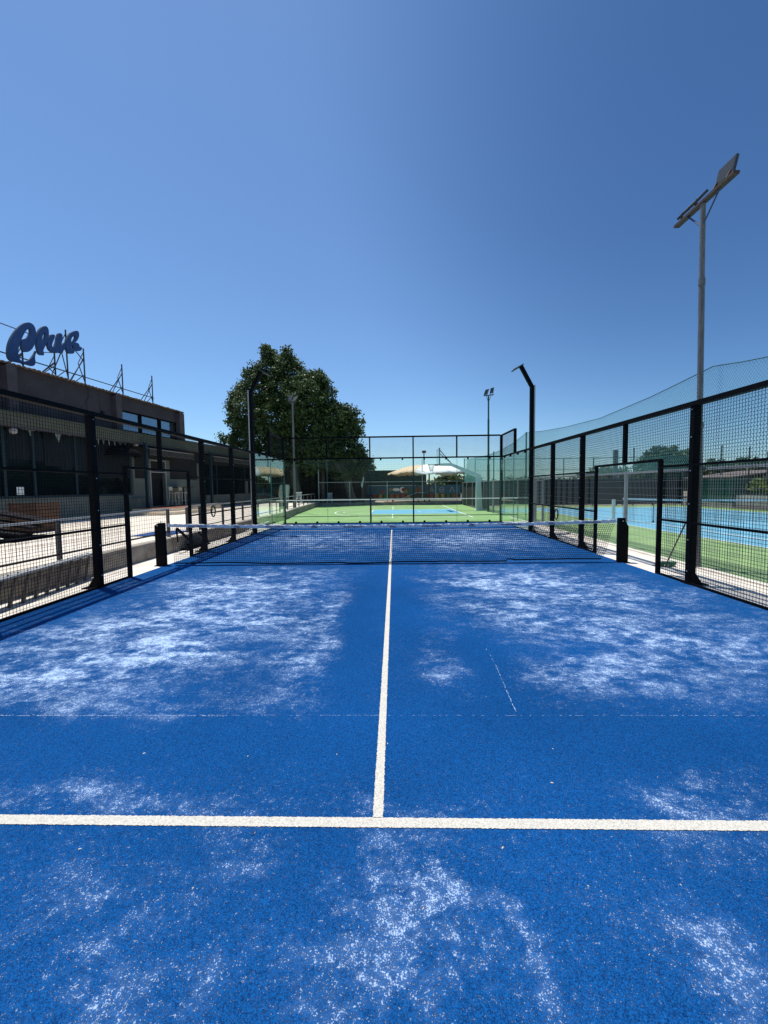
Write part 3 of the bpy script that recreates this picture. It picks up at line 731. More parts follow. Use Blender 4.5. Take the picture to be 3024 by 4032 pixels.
b_ = [[(650,222),(672,225),(682,245),(680,280),(662,312),(645,328),(665,325),(682,340),(685,360),(705,365),(706,380),(695,395),(665,400),(645,395),(635,420),(605,422),(580,408),(569,375),(567,330),(572,295),(590,265),(610,240)],[(640,265),(650,272),(645,295),(625,320),(614,330),(612,300),(622,278)],[(618,350),(630,350),(632,370),(620,385),(612,372)]]
sg = thing('rooftop_sign', tuple(F(2.2,6.6,-.6)), 'big blue script sign reading Club on scaffolding above the clubhouse roof', 'sign')
for L_ in ([C_], l_, u_, b_):
    # smooth each outline with one corner-cutting pass
    loops = []
    for lp in L_:
        pp = [SMAP(*p) for p in lp]; o_ = []
        for i in range(len(pp)):
            p, q = pp[i], pp[(i+1)%len(pp)]; o_ += [(p[0]*.75+q[0]*.25,p[1]*.75+q[1]*.25),(p[0]*.25+q[0]*.75,p[1]*.25+q[1]*.75)]
        loops.append(o_)
    mb = MB(); mb.poly(loops, lambda a,b,d: F(a,b,-.6+d), -.10)
    # front faces blue, returns paler
    nfront = 0
    ntri = sum(len(l) for l in loops)
    mb.m = [0 if len(f)==3 else 1 for f in mb.f]
    mb.build('letter', [LETTER, LETTERSIDE], sg)
def truss(mb, s, ztop, o=-.78, s2=None, lean=.9):
    mb.bar(F(s,6.55,o),F(s,ztop,o),.045); mb.bar(F(s,ztop-.45,o),F(s-lean,6.6,o-.05),.03); mb.bar(F(s,7.35,o),F(s-lean*.75,6.75,o-.02),.028)
    mb.bar(F(s-.02,ztop-.2,o),F(s-.3,ztop-.75,o-.01),.025); mb.bar(F(s,ztop-.5,o),F(s,6.9,o-1.0),.03); mb.bar(F(s-.32,ztop-.78,o-.02),F(s,6.95,o),.03)
for s, zt in ((1.0,7.9),(2.45,7.95),(3.08,9.15),(4.0,8.6)):
    m = MB(); truss(m,s,zt); m.build('truss', DARKSTEEL, sg)
m = MB(); m.bar(F(-1.2,7.22,-.82),F(4.0,7.24,-.82),.04); m.bar(F(.2,8.35,-.80),F(1.9,8.35,-.80),.03); m.bar(F(1.9,7.75,-.8),F(2.6,7.95,-.8),.03); m.bar(F(3.4,8.5,-.8),F(4.0,8.0,-.8),.03); m.each('rail', DARKSTEEL, sg)
for s, lab in ((6.41,'empty rusty sign truss on the clubhouse roof, nearer the blue sign'),(8.75,'empty rusty sign truss at the far end of the clubhouse roof')):
    r = thing('roof_truss', tuple(F(s,6.55,-.78)), lab, 'metal truss', 'empty sign trusses on the roof')
    m = MB(); truss(m,s,8.54,lean=.85); m.build('truss', DARKSTEEL, r)
o = MB().bar(F(4.03,7.24,-.82),F(8.9,7.24,-.82),.035).build('roof_rail', DARKSTEEL, loc=tuple(F(6,7.2,-.8))); tag(o,'thin metal rail running along the clubhouse roof between the empty trusses','rail')

# ---- steps, mat, stools, planter on the terrace
st = thing('entrance_steps', (-11.6,12.6,.38), 'low red tile and cream stone steps in front of the clubhouse door', 'steps')
m = MB(); m.poly([[(-13.4,11.5),(-11.6,11.3),(-11.0,12.0),(-10.7,15.2),(-13.4,16.0)]], lambda a,b,d: (a,b,.38+d), .17); m.build('lower_step', CREAM, st)
m = MB(); m.poly([[(-13.5,11.9),(-12.0,11.8),(-11.45,12.4),(-11.2,15.0),(-13.5,15.6)]], lambda a,b,d: (a,b,.551+d), .15); m.build('upper_step', CREAM, st)
m = MB(); m.poly([[(-13.5,11.95),(-12.05,11.85),(-11.5,12.42),(-11.25,14.96),(-13.5,15.5)]], lambda a,b,d: (a,b,.702+d), .02); m.build('tile_top', BRICKR, st)
o = MB().box(-7.35,-6.30,2.35,3.75,.384,.40).build('floor_mat', MATBLUE, loc=(-6.8,3,.38)); tag(o,'blue rectangular mat lying on the pale terrace by the railing','mat')
def stool(loc, lab, rz=0):
    r = thing('bar_stool', loc, lab, 'bar stool', 'pale wooden bar stools by the door'); x,y,z = loc
    for a,b in ((-1,-1),(1,-1),(1,1),(-1,1)): MB().tube([(x+a*.24,y+b*.22,z),(x+a*.15,y+b*.15,z+.74)],.020,8).build('leg', LIGHTWOOD, r)
    MB().box(x-.2,x+.2,y-.2,y+.2,z+.74,z+.78).build('seat', LIGHTWOOD, r)
    m = MB(); m.box(x-.2,x-.17,y-.18,y+.18,z+.90,z+1.12); m.bar((x-.185,y-.15,z+.78),(x-.185,y-.15,z+.92),.025); m.bar((x-.185,y+.15,z+.78),(x-.185,y+.15,z+.92),.025); m.build('backrest', LIGHTWOOD, r)
    m = MB()
    for b in (-1,1): m.bar((x-.22,y+b*.2,z+.28),(x+.22,y+b*.2,z+.28),.02)
    m.each('footrest', LIGHTWOOD, r)
p = F(8.15,.722,.75); stool(tuple(p),'pale wooden bar stool nearest the clubhouse doorway')
p = F(8.85,.722,.9); stool(tuple(p),'pale wooden bar stool half hidden by the black fence post')
p = F(9.3,.722,.6); r = thing('bar_table', tuple(p), 'tall black bistro table beside the pale bar stools', 'table')
MB().tube([p, p+Vector((0,0,1.08))],.035,10).build('pedestal', BLACK, r); MB().tube([p+Vector((0,0,1.08)),p+Vector((0,0,1.11))],.62,20).build('tabletop', BLACK, r); MB().tube([p, p+Vector((0,0,.03))],.25,16).build('base', BLACK, r)
o = MB().poly([[(F(7,0,0)+NN*.0).xy[:] if False else (7.0,.0),(12.0,.0),(12.0,1.6),(7.0,1.4)]], lambda a,b,d: F(a,.722-d,b), .34).build('door_platform', CREAM, loc=tuple(F(9,.4,.5))); o['kind']='structure'
# wooden planter + dark slatted loungers stacked near the left edge
r = thing('wooden_crate', (-11.6,4.1,.38), 'tall brown wooden crate standing on the terrace near the left edge', 'crate')
m = MB()
for i in range(4): m.box(-11.95,-11.15,3.55,3.58,.40+i*.235,.40+i*.235+.22)
for i in range(4): m.box(-11.149,-11.12,3.58,4.5,.40+i*.235,.40+i*.235+.22)
m.build('boards', WOOD, r)
m = MB()
for i in range(3): m.box(-12.75,-11.955,3.52,3.55,.42+i*.215,.42+i*.215+.2)
m.build('shaded_boards', DARKSTEEL, r)  # dark colour stands in for shade on these wooden boards
m = MB(); m.box(-11.9,-11.16,3.60,4.5,.385,1.30); m.box(-12.7,-11.9,3.60,4.4,.385,1.04); m.box(-11.97,-11.90,3.53,3.545,.385,1.34); m.box(-11.17,-11.11,3.53,3.545,.385,1.34); m.build('frame', WOOD, r)
r = thing('sun_lounger_pile', (-10.6,1.8,.38), 'dark folded loungers piled with white cloth in the shade at the left edge', 'loungers')
for k_, (dz, dy) in enumerate(((0,0),(.26,.35),(.52,.7))):
    m = MB(); m.bar((-12.6,1.2+dy,.95+dz),(-9.9,1.9+dy,.52+dz*.6),.62,.06,up=(0,0,1)); m.build('lounger_panel', GREYP, r)
m = MB(); m.box(-12.4,-9.6,1.2,2.4,.382,.46); m.build('base', BLACK, r)
m = MB(); 
for i in range(5): m.bar((-10.9+.2*i,1.15,.47),(-11.2+.2*i,1.2,.85),.05,.05)
m.each('leg', DARKSTEEL, r)
m = MB(); vs=[]; 
for i in range(15):
    for j in range(6): vs.append((-12.0+.15*i, .75+.1*j, .47+.09*abs(math.sin(i*1.1+j*.9))*(1 if 0<j<5 else .2)))
m.add(vs,[(i*6+j,(i+1)*6+j,(i+1)*6+j+1,i*6+j+1) for i in range(14) for j in range(5)]); m.build('cloth', WHITEP, r)

# ---- railing along the terrace
rl = thing('terrace_railing', (-6.2,3,.38), 'dark metal railing with round pale top rail along the terrace edge', 'railing')
m = MB(); m.tube([(-6.2,-9,1.15),(-6.2,2.30,1.15)],.024,10); m.tube([(-6.2,3.30,1.15),(-6.2,13,1.15),(-6.55,17,1.15),(-7.1,28,1.13)],.024,10); m.each('top_rail', GALV, rl)
m = MB(); m.bar((-6.2,-9,.50),(-6.2,2.27,.50),.035,.03); m.bar((-6.2,3.30,.50),(-6.2,13,.50),.035,.03); m.bar((-6.2,13,.50),(-6.55,17,.50),.035,.03); m.bar((-6.55,17,.50),(-7.1,28,.50),.035,.03); m.each('bottom_rail', DARKSTEEL, rl)
for y in (-7.4,-5.4,-3.4,-1.44,.53,2.27,3.32,4.15,5.91,7.88,9.8,11.6,13.4):
    MB().box(-6.235,-6.165,y-.03,y+.03,.38,1.13).build('post', DARKSTEEL, rl)
for i in range(7):
    y = 15.5+i*2; x = -6.2-(y-13)*.058; MB().box(x-.03,x+.03,y-.03,y+.03,.38,1.13).build('post', DARKSTEEL, rl)
m = MB(); welded(m,(-6.2,-9,.52),(0,1,0),11.2,.6,.1,.004); m.build('mesh_infill', WIRE, rl)

def coil(c, n, ax, col, lab, tail):
    random.seed(int(c[1]*10)); r = thing('hose_coil', c, lab, 'hose'); pts_ = []
    for i in range(n*16):
        a = 2*math.pi*i/16; rr = .15+.012*math.sin(i*.7); 
        pts_.append(Vector(c)+Vector((ax*(.02+.012*math.sin(i*.31)), rr*math.cos(a)+.015*math.sin(i*.11), 1.25*rr*math.sin(a))))
    m = MB(); m.tube(pts_, .010, 6); m.build('coil', col, r)
    MB().tube([Vector(c)+Vector(t_) for t_ in tail],.009,6).build('hose_end', col, r)
coil((-6.14,4.95,.93),5,1,RUBBER,'black hose coiled on the terrace railing',[(0,.12,.12),(0,.45,.30),(0,.75,.1),(.02,.8,-.3),(.03,.78,-.5)])
coil((6.13,6.35,.60),4,-1,RUBBER,'dark green hose coiled on the grey mesh fence by the tennis court',[(0,0,-.17),(0,.05,-.35),(-.1,.2,-.59)])

# ---- low slanted-leg bench along the retaining wall
bf = thing('long_folded_bench', (-5.5,-2.6,0), 'long low dusty metal bench frame with slanting legs outside the left fence', 'bench frame')
pA, pB = Vector((-5.30,-5.6,.40)), Vector((-5.82,-1.15,.47))
dd = (pB-pA)
m = MB(); m.bar(pA,pB,.17,.03); m.build('top_plank', GALV, bf)
m = MB(); m.bar(pA+Vector((-.16,0,.02)),pB+Vector((-.03,0,-.05)),.12,.02); m.build('second_plank', CONC, bf)
b_m = MB()
for i in range(24): 
    q = pA+dd*(i+.5)/24+Vector((0,0,.016)); b_m.tube([q,q+Vector((0,0,.014))],.012,6)
b_m.each('bolt', DARKSTEEL, bf)
for i in range(18):
    q = pA+dd*(i+.6)/18
    m = MB(); m.bar(q+Vector((.02,0,-.02)),(q.x+.08,q.y-.20,.0),.045,.03); m.each('leg', FADEBROWN, bf)
m = MB(); m.bar((-5.33,-5.6,.27),(-5.84,-1.2,.30),.025); m.each('stretcher', FADEBROWN, bf)
# black support stand between net post and wall
r = thing('metal_stand', (-5.7,2.6,0), 'small black folding metal stand behind the left end of the net', 'stand')
m = MB(); m.bar((-5.68,1.75,.66),(-5.68,2.75,.06),.05); m.bar((-5.68,2.95,.42),(-5.68,3.55,.06),.045); m.each('leg', BLACK, r)
m = MB(); m.box(-5.80,-5.62,2.45,3.4,.10,.15); m.box(-5.85,-5.6,2.2,3.5,.0,.03); m.build('crossbar', BLACK, r)
m = MB(); m.bar((-5.68,1.72,.66),(-5.68,1.78,.30),.03); m.build('handle', BLACK, r)
# white trestle behind the left glass
r = thing('white_trestle', (-5.35,7.2,0), 'white folded trestle lying outside the left glass bay', 'trestle')
for y in (6.4,7.2):
    MB().bar((-5.55,y,.05),(-5.22,y+1.0,.28),.045).build('leg', WHITEP, r)
MB().bar((-5.40,6.9,.20),(-5.40,7.8,.22),.035).build('crossbar', WHITEP, r)

# ---- greenish kiosk board, chairs on the far terrace, seen through the glass
o = MB(); o.poly([[(-.48,0),(.30,0),(.52,1.75),(.45,1.95),(-.36,1.95),(-.52,1.3)]], lambda a,b,d: (-6.95+a*.62,17.0+d,.38+b*.78), .3); o = o.build('ice_cream_cabinet', mat('pale_green_laminate',(.26,.33,.28),.6), loc=(-6.95,17,.38)); tag(o,'pale green upright cabinet board behind the terrace railing','cabinet')
def chair(loc, lab, colr, rz=0):
    r = thing('garden_chair', loc, lab, 'chair', 'garden chairs at the back of the terrace'); x,y,z = loc
    for a,b in ((-1,-1),(1,-1),(1,1),(-1,1)): MB().tube([(x+a*.24,y+b*.24,z),(x+a*.2,y+b*.2,z+.44)],.02,6).build('leg', colr, r)
    MB().box(x-.23,x+.23,y-.23,y+.23,z+.44,z+.48).build('seat', colr, r)
    m = MB(); 
    for i in range(5): m.box(x-.2+.09*i,x-.16+.09*i,y+.21,y+.24,z+.50,z+.92)
    m.box(x-.24,x+.24,y+.20,y+.25,z+.90,z+.96); m.build('backrest', colr, r)
chair((-7.7,24.2,.38),'white slatted garden chair nearest the pale cabinet',WHITEP)
chair((-8.4,26.5,.38),'grey slatted garden chair behind the white one',GREYP)
chair((-6.0,29.6,.2),'white plastic chair just past the far kerb wall',WHITEP)
print('left ok')
# ================================================================= RIGHT SIDE
gf = thing('galvanised_fence', (6.2,2,0), 'grey galvanised mesh fence with posts and top rail between the blue court and tennis court', 'fence')
for y in (-8.24,-5.68,-3.12,-.56,2.0,4.6,7.98,8.85,11.4,13.9,16.4,19.0,21.2,23.0,25.5,27.4):
    MB().box(6.165,6.235,y-.035,y+.035,0,1.95).build('post', GALV, gf)
MB().box(6.17,6.23,-8.3,27.4,1.951,2.0).build('top_rail', GALV, gf)
for (a,b) in ((-8.2,-5.72),(-5.64,-3.16),(-3.08,-.60),(-.52,1.96),(2.04,4.56),(4.64,7.94),(8.89,11.36),(11.44,13.86),(13.94,16.36),(16.44,18.96)):
    welded(MB(),(6.2,a,.06),(0,1,0),b-a,1.87,.055,.0045,cellz=.17).build('mesh_panel', GALVWIRE, gf)
m = MB(); 
g_ = welded(MB(),(6.2,8.04,.9),(0,1,0),.75,.95,.055,.0045,cellz=.17); g_.box(6.18,6.22,8.03,8.07,.05,1.9); g_.box(6.18,6.22,8.76,8.80,.05,1.9); g_.box(6.18,6.22,8.07,8.76,.86,.90); g_.box(6.18,6.22,8.07,8.76,1.86,1.90)
g_.build('gate', GALV, gf)
# windscreen cloth on the far part of it
wc = MB(); wc.box(6.245,6.252,17.6,27.3,.12,1.93); o = wc.build('windscreen', SCREEN, loc=(6.25,20,0)); tag(o,'dark windscreen cloth hung on the fence beside the basketball court','windscreen')
# ball-stop netting above, hung from a drooping rope
ROPE = [(-9,4.6),(-6,4.25),(-3.5,3.80),(-1.97,3.75),(-1.31,3.84),(-.67,3.95),(.3,3.86),(1.24,3.78),(3.63,3.67),(6.04,3.76),(8.3,3.92),(10.5,4.14),(12.5,3.88),(15.07,3.72),(17.6,3.70),(20,3.72),(23.5,3.84),(27.35,4.0)]
def rope_z(y):
    for (a,za),(b,zb) in zip(ROPE[:-1],ROPE[1:]):
        if a <= y <= b: return za+(zb-za)*(y-a)/(b-a)
    return 3.8
bn_ = thing('ball_stop_net', (6.3,5,2), 'high teal ball stop netting hanging from a drooping rope above the grey fence', 'netting')
MB().tube([(6.31,y,z) for y,z in ROPE],.009,6).build('rope', GREENSTEEL, bn_)
m = MB(); c_ = .062
y = -9.0
while y < 27.3:
    for sgn in (1,-1):
        # clip the diagonal between z=1.98 and the rope
        ya, za = y, 1.98; t_ = 0
        yy = y; zz = 1.98
        while True:
            ny = yy + sgn*.12; nz_ = zz + .12*1.25
            if ny < -9 or ny > 27.3: break
            if nz_ >= rope_z(ny): 
                k_ = max(0,min(1,(rope_z(yy)-zz)/(nz_-zz))); yy += sgn*.12*k_; zz += .15*k_; break
            yy, zz = ny, nz_
        wd = .0036 if y < 8 else .0042
        if zz > 2.0: 
            p = (6.31+.006*sgn,ya,za); q = (6.31+.006*sgn,yy,zz); m.bar(p,q,wd,wd,up=(1,0,0),caps=False)
    y += c_
m.build('netting', NETTEAL, bn_)
for y,z in ((10.5,4.16),(16.7,3.80),(27.35,4.1)):
    o = MB().tube([(6.31,y,0),(6.31,y,z)],.035,8).build('net_post', GREENSTEEL, bn_)
# floodlight masts
def mast(base, top, r0, r1, lab, arm, panels, mats, group='tall floodlight masts'):
    g = thing('floodlight_mast', base, lab, 'floodlight', group)
    b = Vector(base); t = Vector(top); d = t-b; nseg = 3; m = MB()
    cuts = [0,.40,.79,1]
    for i in range(3):
        rr = r0+(r1-r0)*i/2; m.tube([b+d*cuts[i], b+d*cuts[i+1]], rr, 14)
        if i: m.tube([b+d*(cuts[i]-.004), b+d*(cuts[i]+.012)], rr*1.28, 14)
    m.build('pole', mats[0], g, smooth=False)
    MB().bar(t+Vector(arm[0]), t+Vector(arm[1]), .11, .05, up=(0,0,1)).build('cross_arm', mats[1], g)
    for k_, (c0, c1, w0, w1) in enumerate(panels):
        # c0,c1 bottom edge ends, w0 vector to upper edge
        c0 = t+Vector(c0); c1 = t+Vector(c1); w0 = Vector(w0); nrm = (c1-c0).cross(w0).normalized()*w1
        mb = MB(); vs = [c0,c1,c1+w0,c0+w0]; vs += [v-nrm for v in vs]; mb.add(vs,[(0,1,2,3),(7,6,5,4),(0,4,5,1),(1,5,6,2),(2,6,7,3),(3,7,4,0)])
        h = mb.build('lamp_head', mats[2], g)
        lb = MB(); u = (c1-c0)/8; v = w0/6; no = nrm.normalized()
        u = (c1-c0); v = w0/15
        for j in range(15):
            p = c0+u*.04+v*(j+.22)+no*.004; lb.add([p,p+u*.92,p+u*.92+v*.5,p+v*.5],[(0,1,2,3)])
        lb.build('led_modules', LENS, h)
        br = MB()
        for q in (c0+(c1-c0)*.12, c0+(c1-c0)*.88): br.bar(q+w0*.35, Vector((t.x,q.y,t.z+.02)) if abs(arm[0][1])>abs(arm[0][0]) else Vector((q.x,t.y,t.z+.02)), .03)
        br.each('bracket', mats[1], h)
    m = MB(); a0, a1 = Vector(arm[0]), Vector(arm[1])
    m.tube([t+a0*.55, t-Vector((0,0,.42))*(1 if abs(d.z)>3 else 1)],.015,6); m.tube([t+a1*.55, t-Vector((0,0,.42))],.015,6); m.each('brace', mats[3], g)
    return g
mast((6.15,-.67,0),(6.01,-.67,6.98),.056,.045,'tall grey floodlight mast rising beside the right fence, nearest the camera',
     ((0,.73,.02),(0,-.76,.02)), [((.10,-.12,.13),(.10,-.52,.13),(.08,0,.37),.05),((-.05,.66,.14),(-.05,.14,.14),(.22,0,.22),.05)], [GALVPOLE,RUST,PANEL,mat('blue_grey_brace',(.03,.05,.12),.5)])
mast((6.18,17.56,0),(6.15,17.5,7.35),.075,.05,'slim floodlight mast with two lamp heads behind the right end of the glass wall',
     ((-.28,-.1,0),(.32,.1,.1)), [((-.32,-.05,.05),(-.08,-.05,.10),(.12,.0,.34),.05),((.08,.0,.15),(.30,.0,.2),(.06,.0,.34),.05)], [GREENSTEEL,DARKSTEEL,PANEL,GREENSTEEL])
mast((-6.45,17.9,.0),(-6.45,17.9,7.28),.075,.05,'slim floodlight mast with two lamp heads in front of the big tree',
     ((-.25,0,0),(.22,0,.05)), [((-.28,-.05,.05),(-.05,-.05,.08),(.05,.1,.38),.05),((.0,-.05,.03),(.2,-.05,.1),(.14,.1,.30),.05)], [GALVPOLE,DARKSTEEL,mat('silver_housing',(.14,.15,.16),.5),GALVPOLE])
o = thing('short_lamp_pole', (3.3,34.5,.2), 'short lamp pole with a small box head behind the basketball hoop', 'lamp')
MB().tube([(3.3,34.5,.2),(3.3,34.5,5.2)],.055,8).build('pole', DARKSTEEL, o); MB().box(3.1,3.5,34.2,34.7,5.2,5.42).build('lamp_head', DARKSTEEL, o)

# ---- tennis net, far windscreen fence
tn = thing('tennis_net', (15,9.1,0), 'tennis net with white top band across the light blue court', 'net')
m = MB(); 
band_z = lambda x: 1.05-.13*(1-((x-15.6)/5.6)**2)
xs = [10.05+ (21.2-10.05)*i/60 for i in range(61)]
for r_ in range(13):
    t = r_/12; m.tube([(x,9.1,.04+(band_z(x)-.04)*t) for x in xs],.0028,3,caps=False)
for i in range(0,190): 
    x = 10.05+(21.2-10.05)*i/189; m.bar((x,9.1,.04),(x,9.1,band_z(x)),.0055,.0055,up=(0,1,0),caps=False)
m.build('netting', NETCORD, tn)
m = MB()
for a,b in zip(xs[:-1],xs[1:]): m.add([(a,9.085,band_z(a)-.04),(b,9.085,band_z(b)-.04),(b,9.085,band_z(b)+.04),(a,9.085,band_z(a)+.04),(a,9.115,band_z(a)-.04),(b,9.115,band_z(b)-.04),(b,9.115,band_z(b)+.04),(a,9.115,band_z(a)+.04)],[(0,1,2,3),(7,6,5,4),(3,2,6,7),(0,4,5,1)])
m.build('band', WHITEP, tn)
m = MB(); m.tube([(11.35,9.06,0),(11.35,9.06,.98)],.014,6); m.tube([(11.35,9.06,0),(11.35,9.06,.10)],.06,10,r2=.02); m.build('singles_stick', DARKSTEEL, tn)
for x in (9.93,21.3): MB().tube([(x,9.6 if x<12 else 9.1,0),(x,9.6 if x<12 else 9.1,1.0)],.07,12).build('net_post', HOOPP, tn)
m = MB(); m.tube([(9.93,9.6,.93),(10.05,9.1,.96)],.006,5); m.build('cable', DARKSTEEL, tn)
wf = thing('windscreen_fence', (14.5,23.5,0), 'long dark windscreen fence along the far end of the tennis court', 'fence')
MB().box(6.4,22.6,23.45,23.46,.10,2.04).build('windscreen', SCREEN, wf)
for x in [6.5+2.3*i for i in range(8)]: MB().box(x-.03,x+.03,23.47,23.53,0,3.75).build('post', GREENSTEEL, wf)
m = MB(); m.bar((6.5,23.5,3.74),(22.6,23.5,3.74),.04); m.bar((6.5,23.5,2.87),(22.6,23.5,2.87),.03); m.bar((6.5,23.5,2.06),(22.6,23.5,2.06),.04); m.each('rail', GREENSTEEL, wf)
welded(MB(),(6.5,23.5,2.1),(1,0,0),16,1.6,.22,.006).build('mesh', NETTEAL, wf)
o = MB().box(17.38,17.64,23.6,23.86,0,4.33).build('pillar', DARKSTEEL, loc=(17.5,23.7,0)); tag(o,'thick dark pillar rising behind the far windscreen fence','pillar')
o = MB().tube([(18.9,23.7,0),(18.9,23.7,4.5)],.05,8).build('thin_pole', DARKSTEEL, loc=(18.9,23.7,0)); tag(o,'thin dark pole just right of the thick pillar behind the windscreen','pole')
for i,(x,y,z,lab) in enumerate(((23.1,16.9,3.6,'thin dark pole above the small round tree at the right'),(23.1,18.2,4.0,'taller thin dark pole left of the small round tree'),(24.0,21.6,4.4,'thin dark pole behind the green hut'))):
    o = MB().tube([(x,y,0),(x,y,z)],.045,8).build('thin_pole', DARKSTEEL, loc=(x,y,0)); tag(o,lab,'pole','thin poles beyond the tennis court')
gw = thing('grey_wall', (22.9,10,0), 'low grey block wall along the right side of the tennis court', 'wall')
MB().box(22.78,22.95,-6,18.75,.0,.88).build('wall_face', GREYWALL, gw); MB().box(22.62,22.775,-6,18.75,-.001,.07).build('footing', mat('red_brown_kerb',(.10,.05,.035),.9), gw)
ht = thing('green_hut', (24.3,21,0), 'dark green sheet hut with brown roof beyond the tennis court', 'hut')
m = MB(); m.box(22.75,26.5,18.9,23.2,.30,2.0); 
for i in range(18): m.box(22.725,22.749,18.95+.24*i,19.03+.24*i,.31,1.99)
m.build('wall', HUTG, ht); MB().box(22.70,26.5,18.85,23.25,-.01,.295).build('plinth', GREYWALL, ht); MB().add([(22.5,18.6,2.02),(22.5,23.4,2.02),(26.7,23.4,2.5),(26.7,18.6,2.5),(22.5,18.6,2.10),(22.5,23.4,2.10),(26.7,23.4,2.58),(26.7,18.6,2.58)],[(0,1,2,3),(7,6,5,4),(0,4,5,1),(3,2,6,7),(0,3,7,4),(1,5,6,2)]).build('roof', HUTROOF, ht)
# broom leaning on the fence
br = thing('court_broom', (5.6,-.8,0), 'court brush with dark handle and green head leaning on the right fence', 'broom')
MB().tube([(5.66,-.50,.08),(5.10,-1.78,1.0)],.013,8).build('handle', DARKSTEEL, br)
m = MB(); m.box(5.50,5.82,-.55,-.45,.045,.10); m.build('head', mat('green_brush_block',(.03,.14,.08),.6), br)
m = MB()
for i in range(60): x = 5.51+.30*i/59; m.bar((x,-.50+random.uniform(-.03,.03),.05),(x+random.uniform(-.02,.02),-.50+random.uniform(-.09,.09),.0),.008,caps=False)
m.build('bristles', mat('pale_green_bristle',(.12,.25,.16),.8), br)

# ================================================================= BACK
rf = thing('low_barrier_rail', (0,11.0,0), 'low white-topped metal rail just behind the glass end wall', 'railing')
MB().tube([(-5.7,11.05,1.07),(6.1,11.05,1.07)],.022,8).build('top_rail', WHITEP, rf)
MB().tube([(-5.7,11.05,.27),(6.1,11.05,.27)],.018,8).build('lower_rail', GREENSTEEL, rf)
for x in (-5.7,-1.03,1.03,6.1): MB().tube([(x,11.05,0),(x,11.05,1.06)],.022,8).build('post', DARKSTEEL, rf)
hp = thing('basketball_hoop', (5.9,19.1,0), 'pale green white basketball hoop with angled cantilever arm over the blue key', 'basketball hoop')
m = MB(); m.poly([[(5.68,0),(6.12,0),(6.0,2.38),(5.98,2.45),(4.02,3.24),(3.19,3.22),(3.19,3.08),(4.02,3.05),(5.70,2.26)]], lambda a,b,d: (a,19.0+d,b), .24); m.build('arm_post', HOOPP, hp)
m = MB(); m.box(5.6,6.2,18.9,19.34,0,.03); m.build('base_plate', HOOPP, hp)
m = MB(); m.box(3.10,3.13,18.2,20.0,3.12,4.2); m.build('backboard', glass_mat('acrylic_backboard',(.80,.88,.90),1.0), hp)
m = MB(); m.bar((3.14,18.2,3.12),(3.14,18.2,4.2),.035); m.bar((3.14,20,3.12),(3.14,20,4.2),.035); m.bar((3.14,18.2,4.2),(3.14,20,4.2),.035); m.bar((3.14,18.2,3.12),(3.14,20,3.12),.035); m.bar((3.14,18.4,4.1),(4.0,19.1,3.25),.035); m.bar((3.14,19.8,4.1),(4.0,19.1,3.25),.035); m.build('backboard_frame', DARKSTEEL, hp)
cx_, cy_ = 2.66, 19.1
m = MB(); m.tube([(cx_+.23*math.cos(2*math.pi*i/24),cy_+.23*math.sin(2*math.pi*i/24),3.16) for i in range(25)],.012,6,caps=False); m.box(2.88,3.09,19.0,19.2,3.08,3.18); m.build('rim', DARKSTEEL, hp)
m = MB()
for i in range(12):
    a = 2*math.pi*i/12
    for s_ in (1,-1):
        b_a = a+s_*math.pi/6; m.tube([(cx_+.23*math.cos(a),cy_+.23*math.sin(a),3.16),(cx_+.15*math.cos(b_a),cy_+.15*math.sin(b_a),2.92),(cx_+.10*math.cos(a+s_*.3),cy_+.10*math.sin(a+s_*.3),2.70)],.007,4)
m.build('hoop_net', WHITEP, hp)
# fence at the far end of the basketball court
bf_ = thing('far_mesh_fence', (0,28.4,.25), 'thin grey mesh fence on the kerb wall at the far end of the basketball court', 'fence')
for x,zt in ((-6.8,4.15),(-3.95,2.2),(-.52,2.2),(2.68,4.15),(3.9,2.1),(5.83,2.1)): MB().box(x-.03,x+.03,28.37,28.43,.262,zt).build('post', GALV, bf_)
m = MB(); m.bar((-6.8,28.4,2.15),(6.2,28.4,2.12),.045); m.build('top_rail', GALV, bf_)
m = MB(); m.bar((-6.8,28.36,.62),(6.2,28.36,.62),.03); m.build('low_rail', GALV, bf_)
welded(MB(),(-6.8,28.4,.28),(1,0,0),13.0,1.85,.10,.004,cellz=.17).build('mesh_panel', DARKSTEEL, bf_)
welded(MB(),(-6.8,28.4,2.2),(1,0,0),9.4,1.9,.15,.004,cellz=.19).build('mesh_panel', DARKSTEEL, bf_)
o = MB().box(6.22,6.5,27.42,28.3,0,2.17).build('windscreen_corner', SCREEN, loc=(6.3,28,0)); tag(o,'dark cloth covered corner panel where the two far fences meet','windscreen')
# tall dark green backdrop and mural
bd_ = thing('mural_wall', (1,36,.2), 'playground wall painted sky blue with clouds, balloons and Greek letters', 'wall')
MB().box(-6,7.4,36.0,36.2,.2,1.82).build('wall_face', MURAL, bd_)
MB().box(-6,7.4,35.985,35.999,.2,.85).build('painted_band', MURALL, bd_)
random.seed(5)
cols_ = [REDP,ORGP,GRNP,YELP]
x = -2.2
for i in range(15):
    if not (1.9 < x < 3.6):
        MB().box(x,x+.38,35.97,35.984,.25,.80+.1*random.random()).build('painted_fence_board', cols_[(i*3+i//4)%4], bd_)
    x += .62
def disc(cx,cz,rx,rz,y,colr,nm):
    m = MB(); m.poly([[(cx+rx*math.cos(2*math.pi*i/20),cz+rz*math.sin(2*math.pi*i/20)) for i in range(20)]], lambda a,b,d: (a,y+d,b), .01); return m.build(nm, colr, bd_)
for cx,cz,c in ((-1.9,1.35,GRNP),(-1.1,1.15,REDP),(-.3,1.38,YELP),(1.7,1.30,GRNP),(1.45,1.15,YELP)): disc(cx,cz,.17,.2,35.97,c,'painted_balloon')
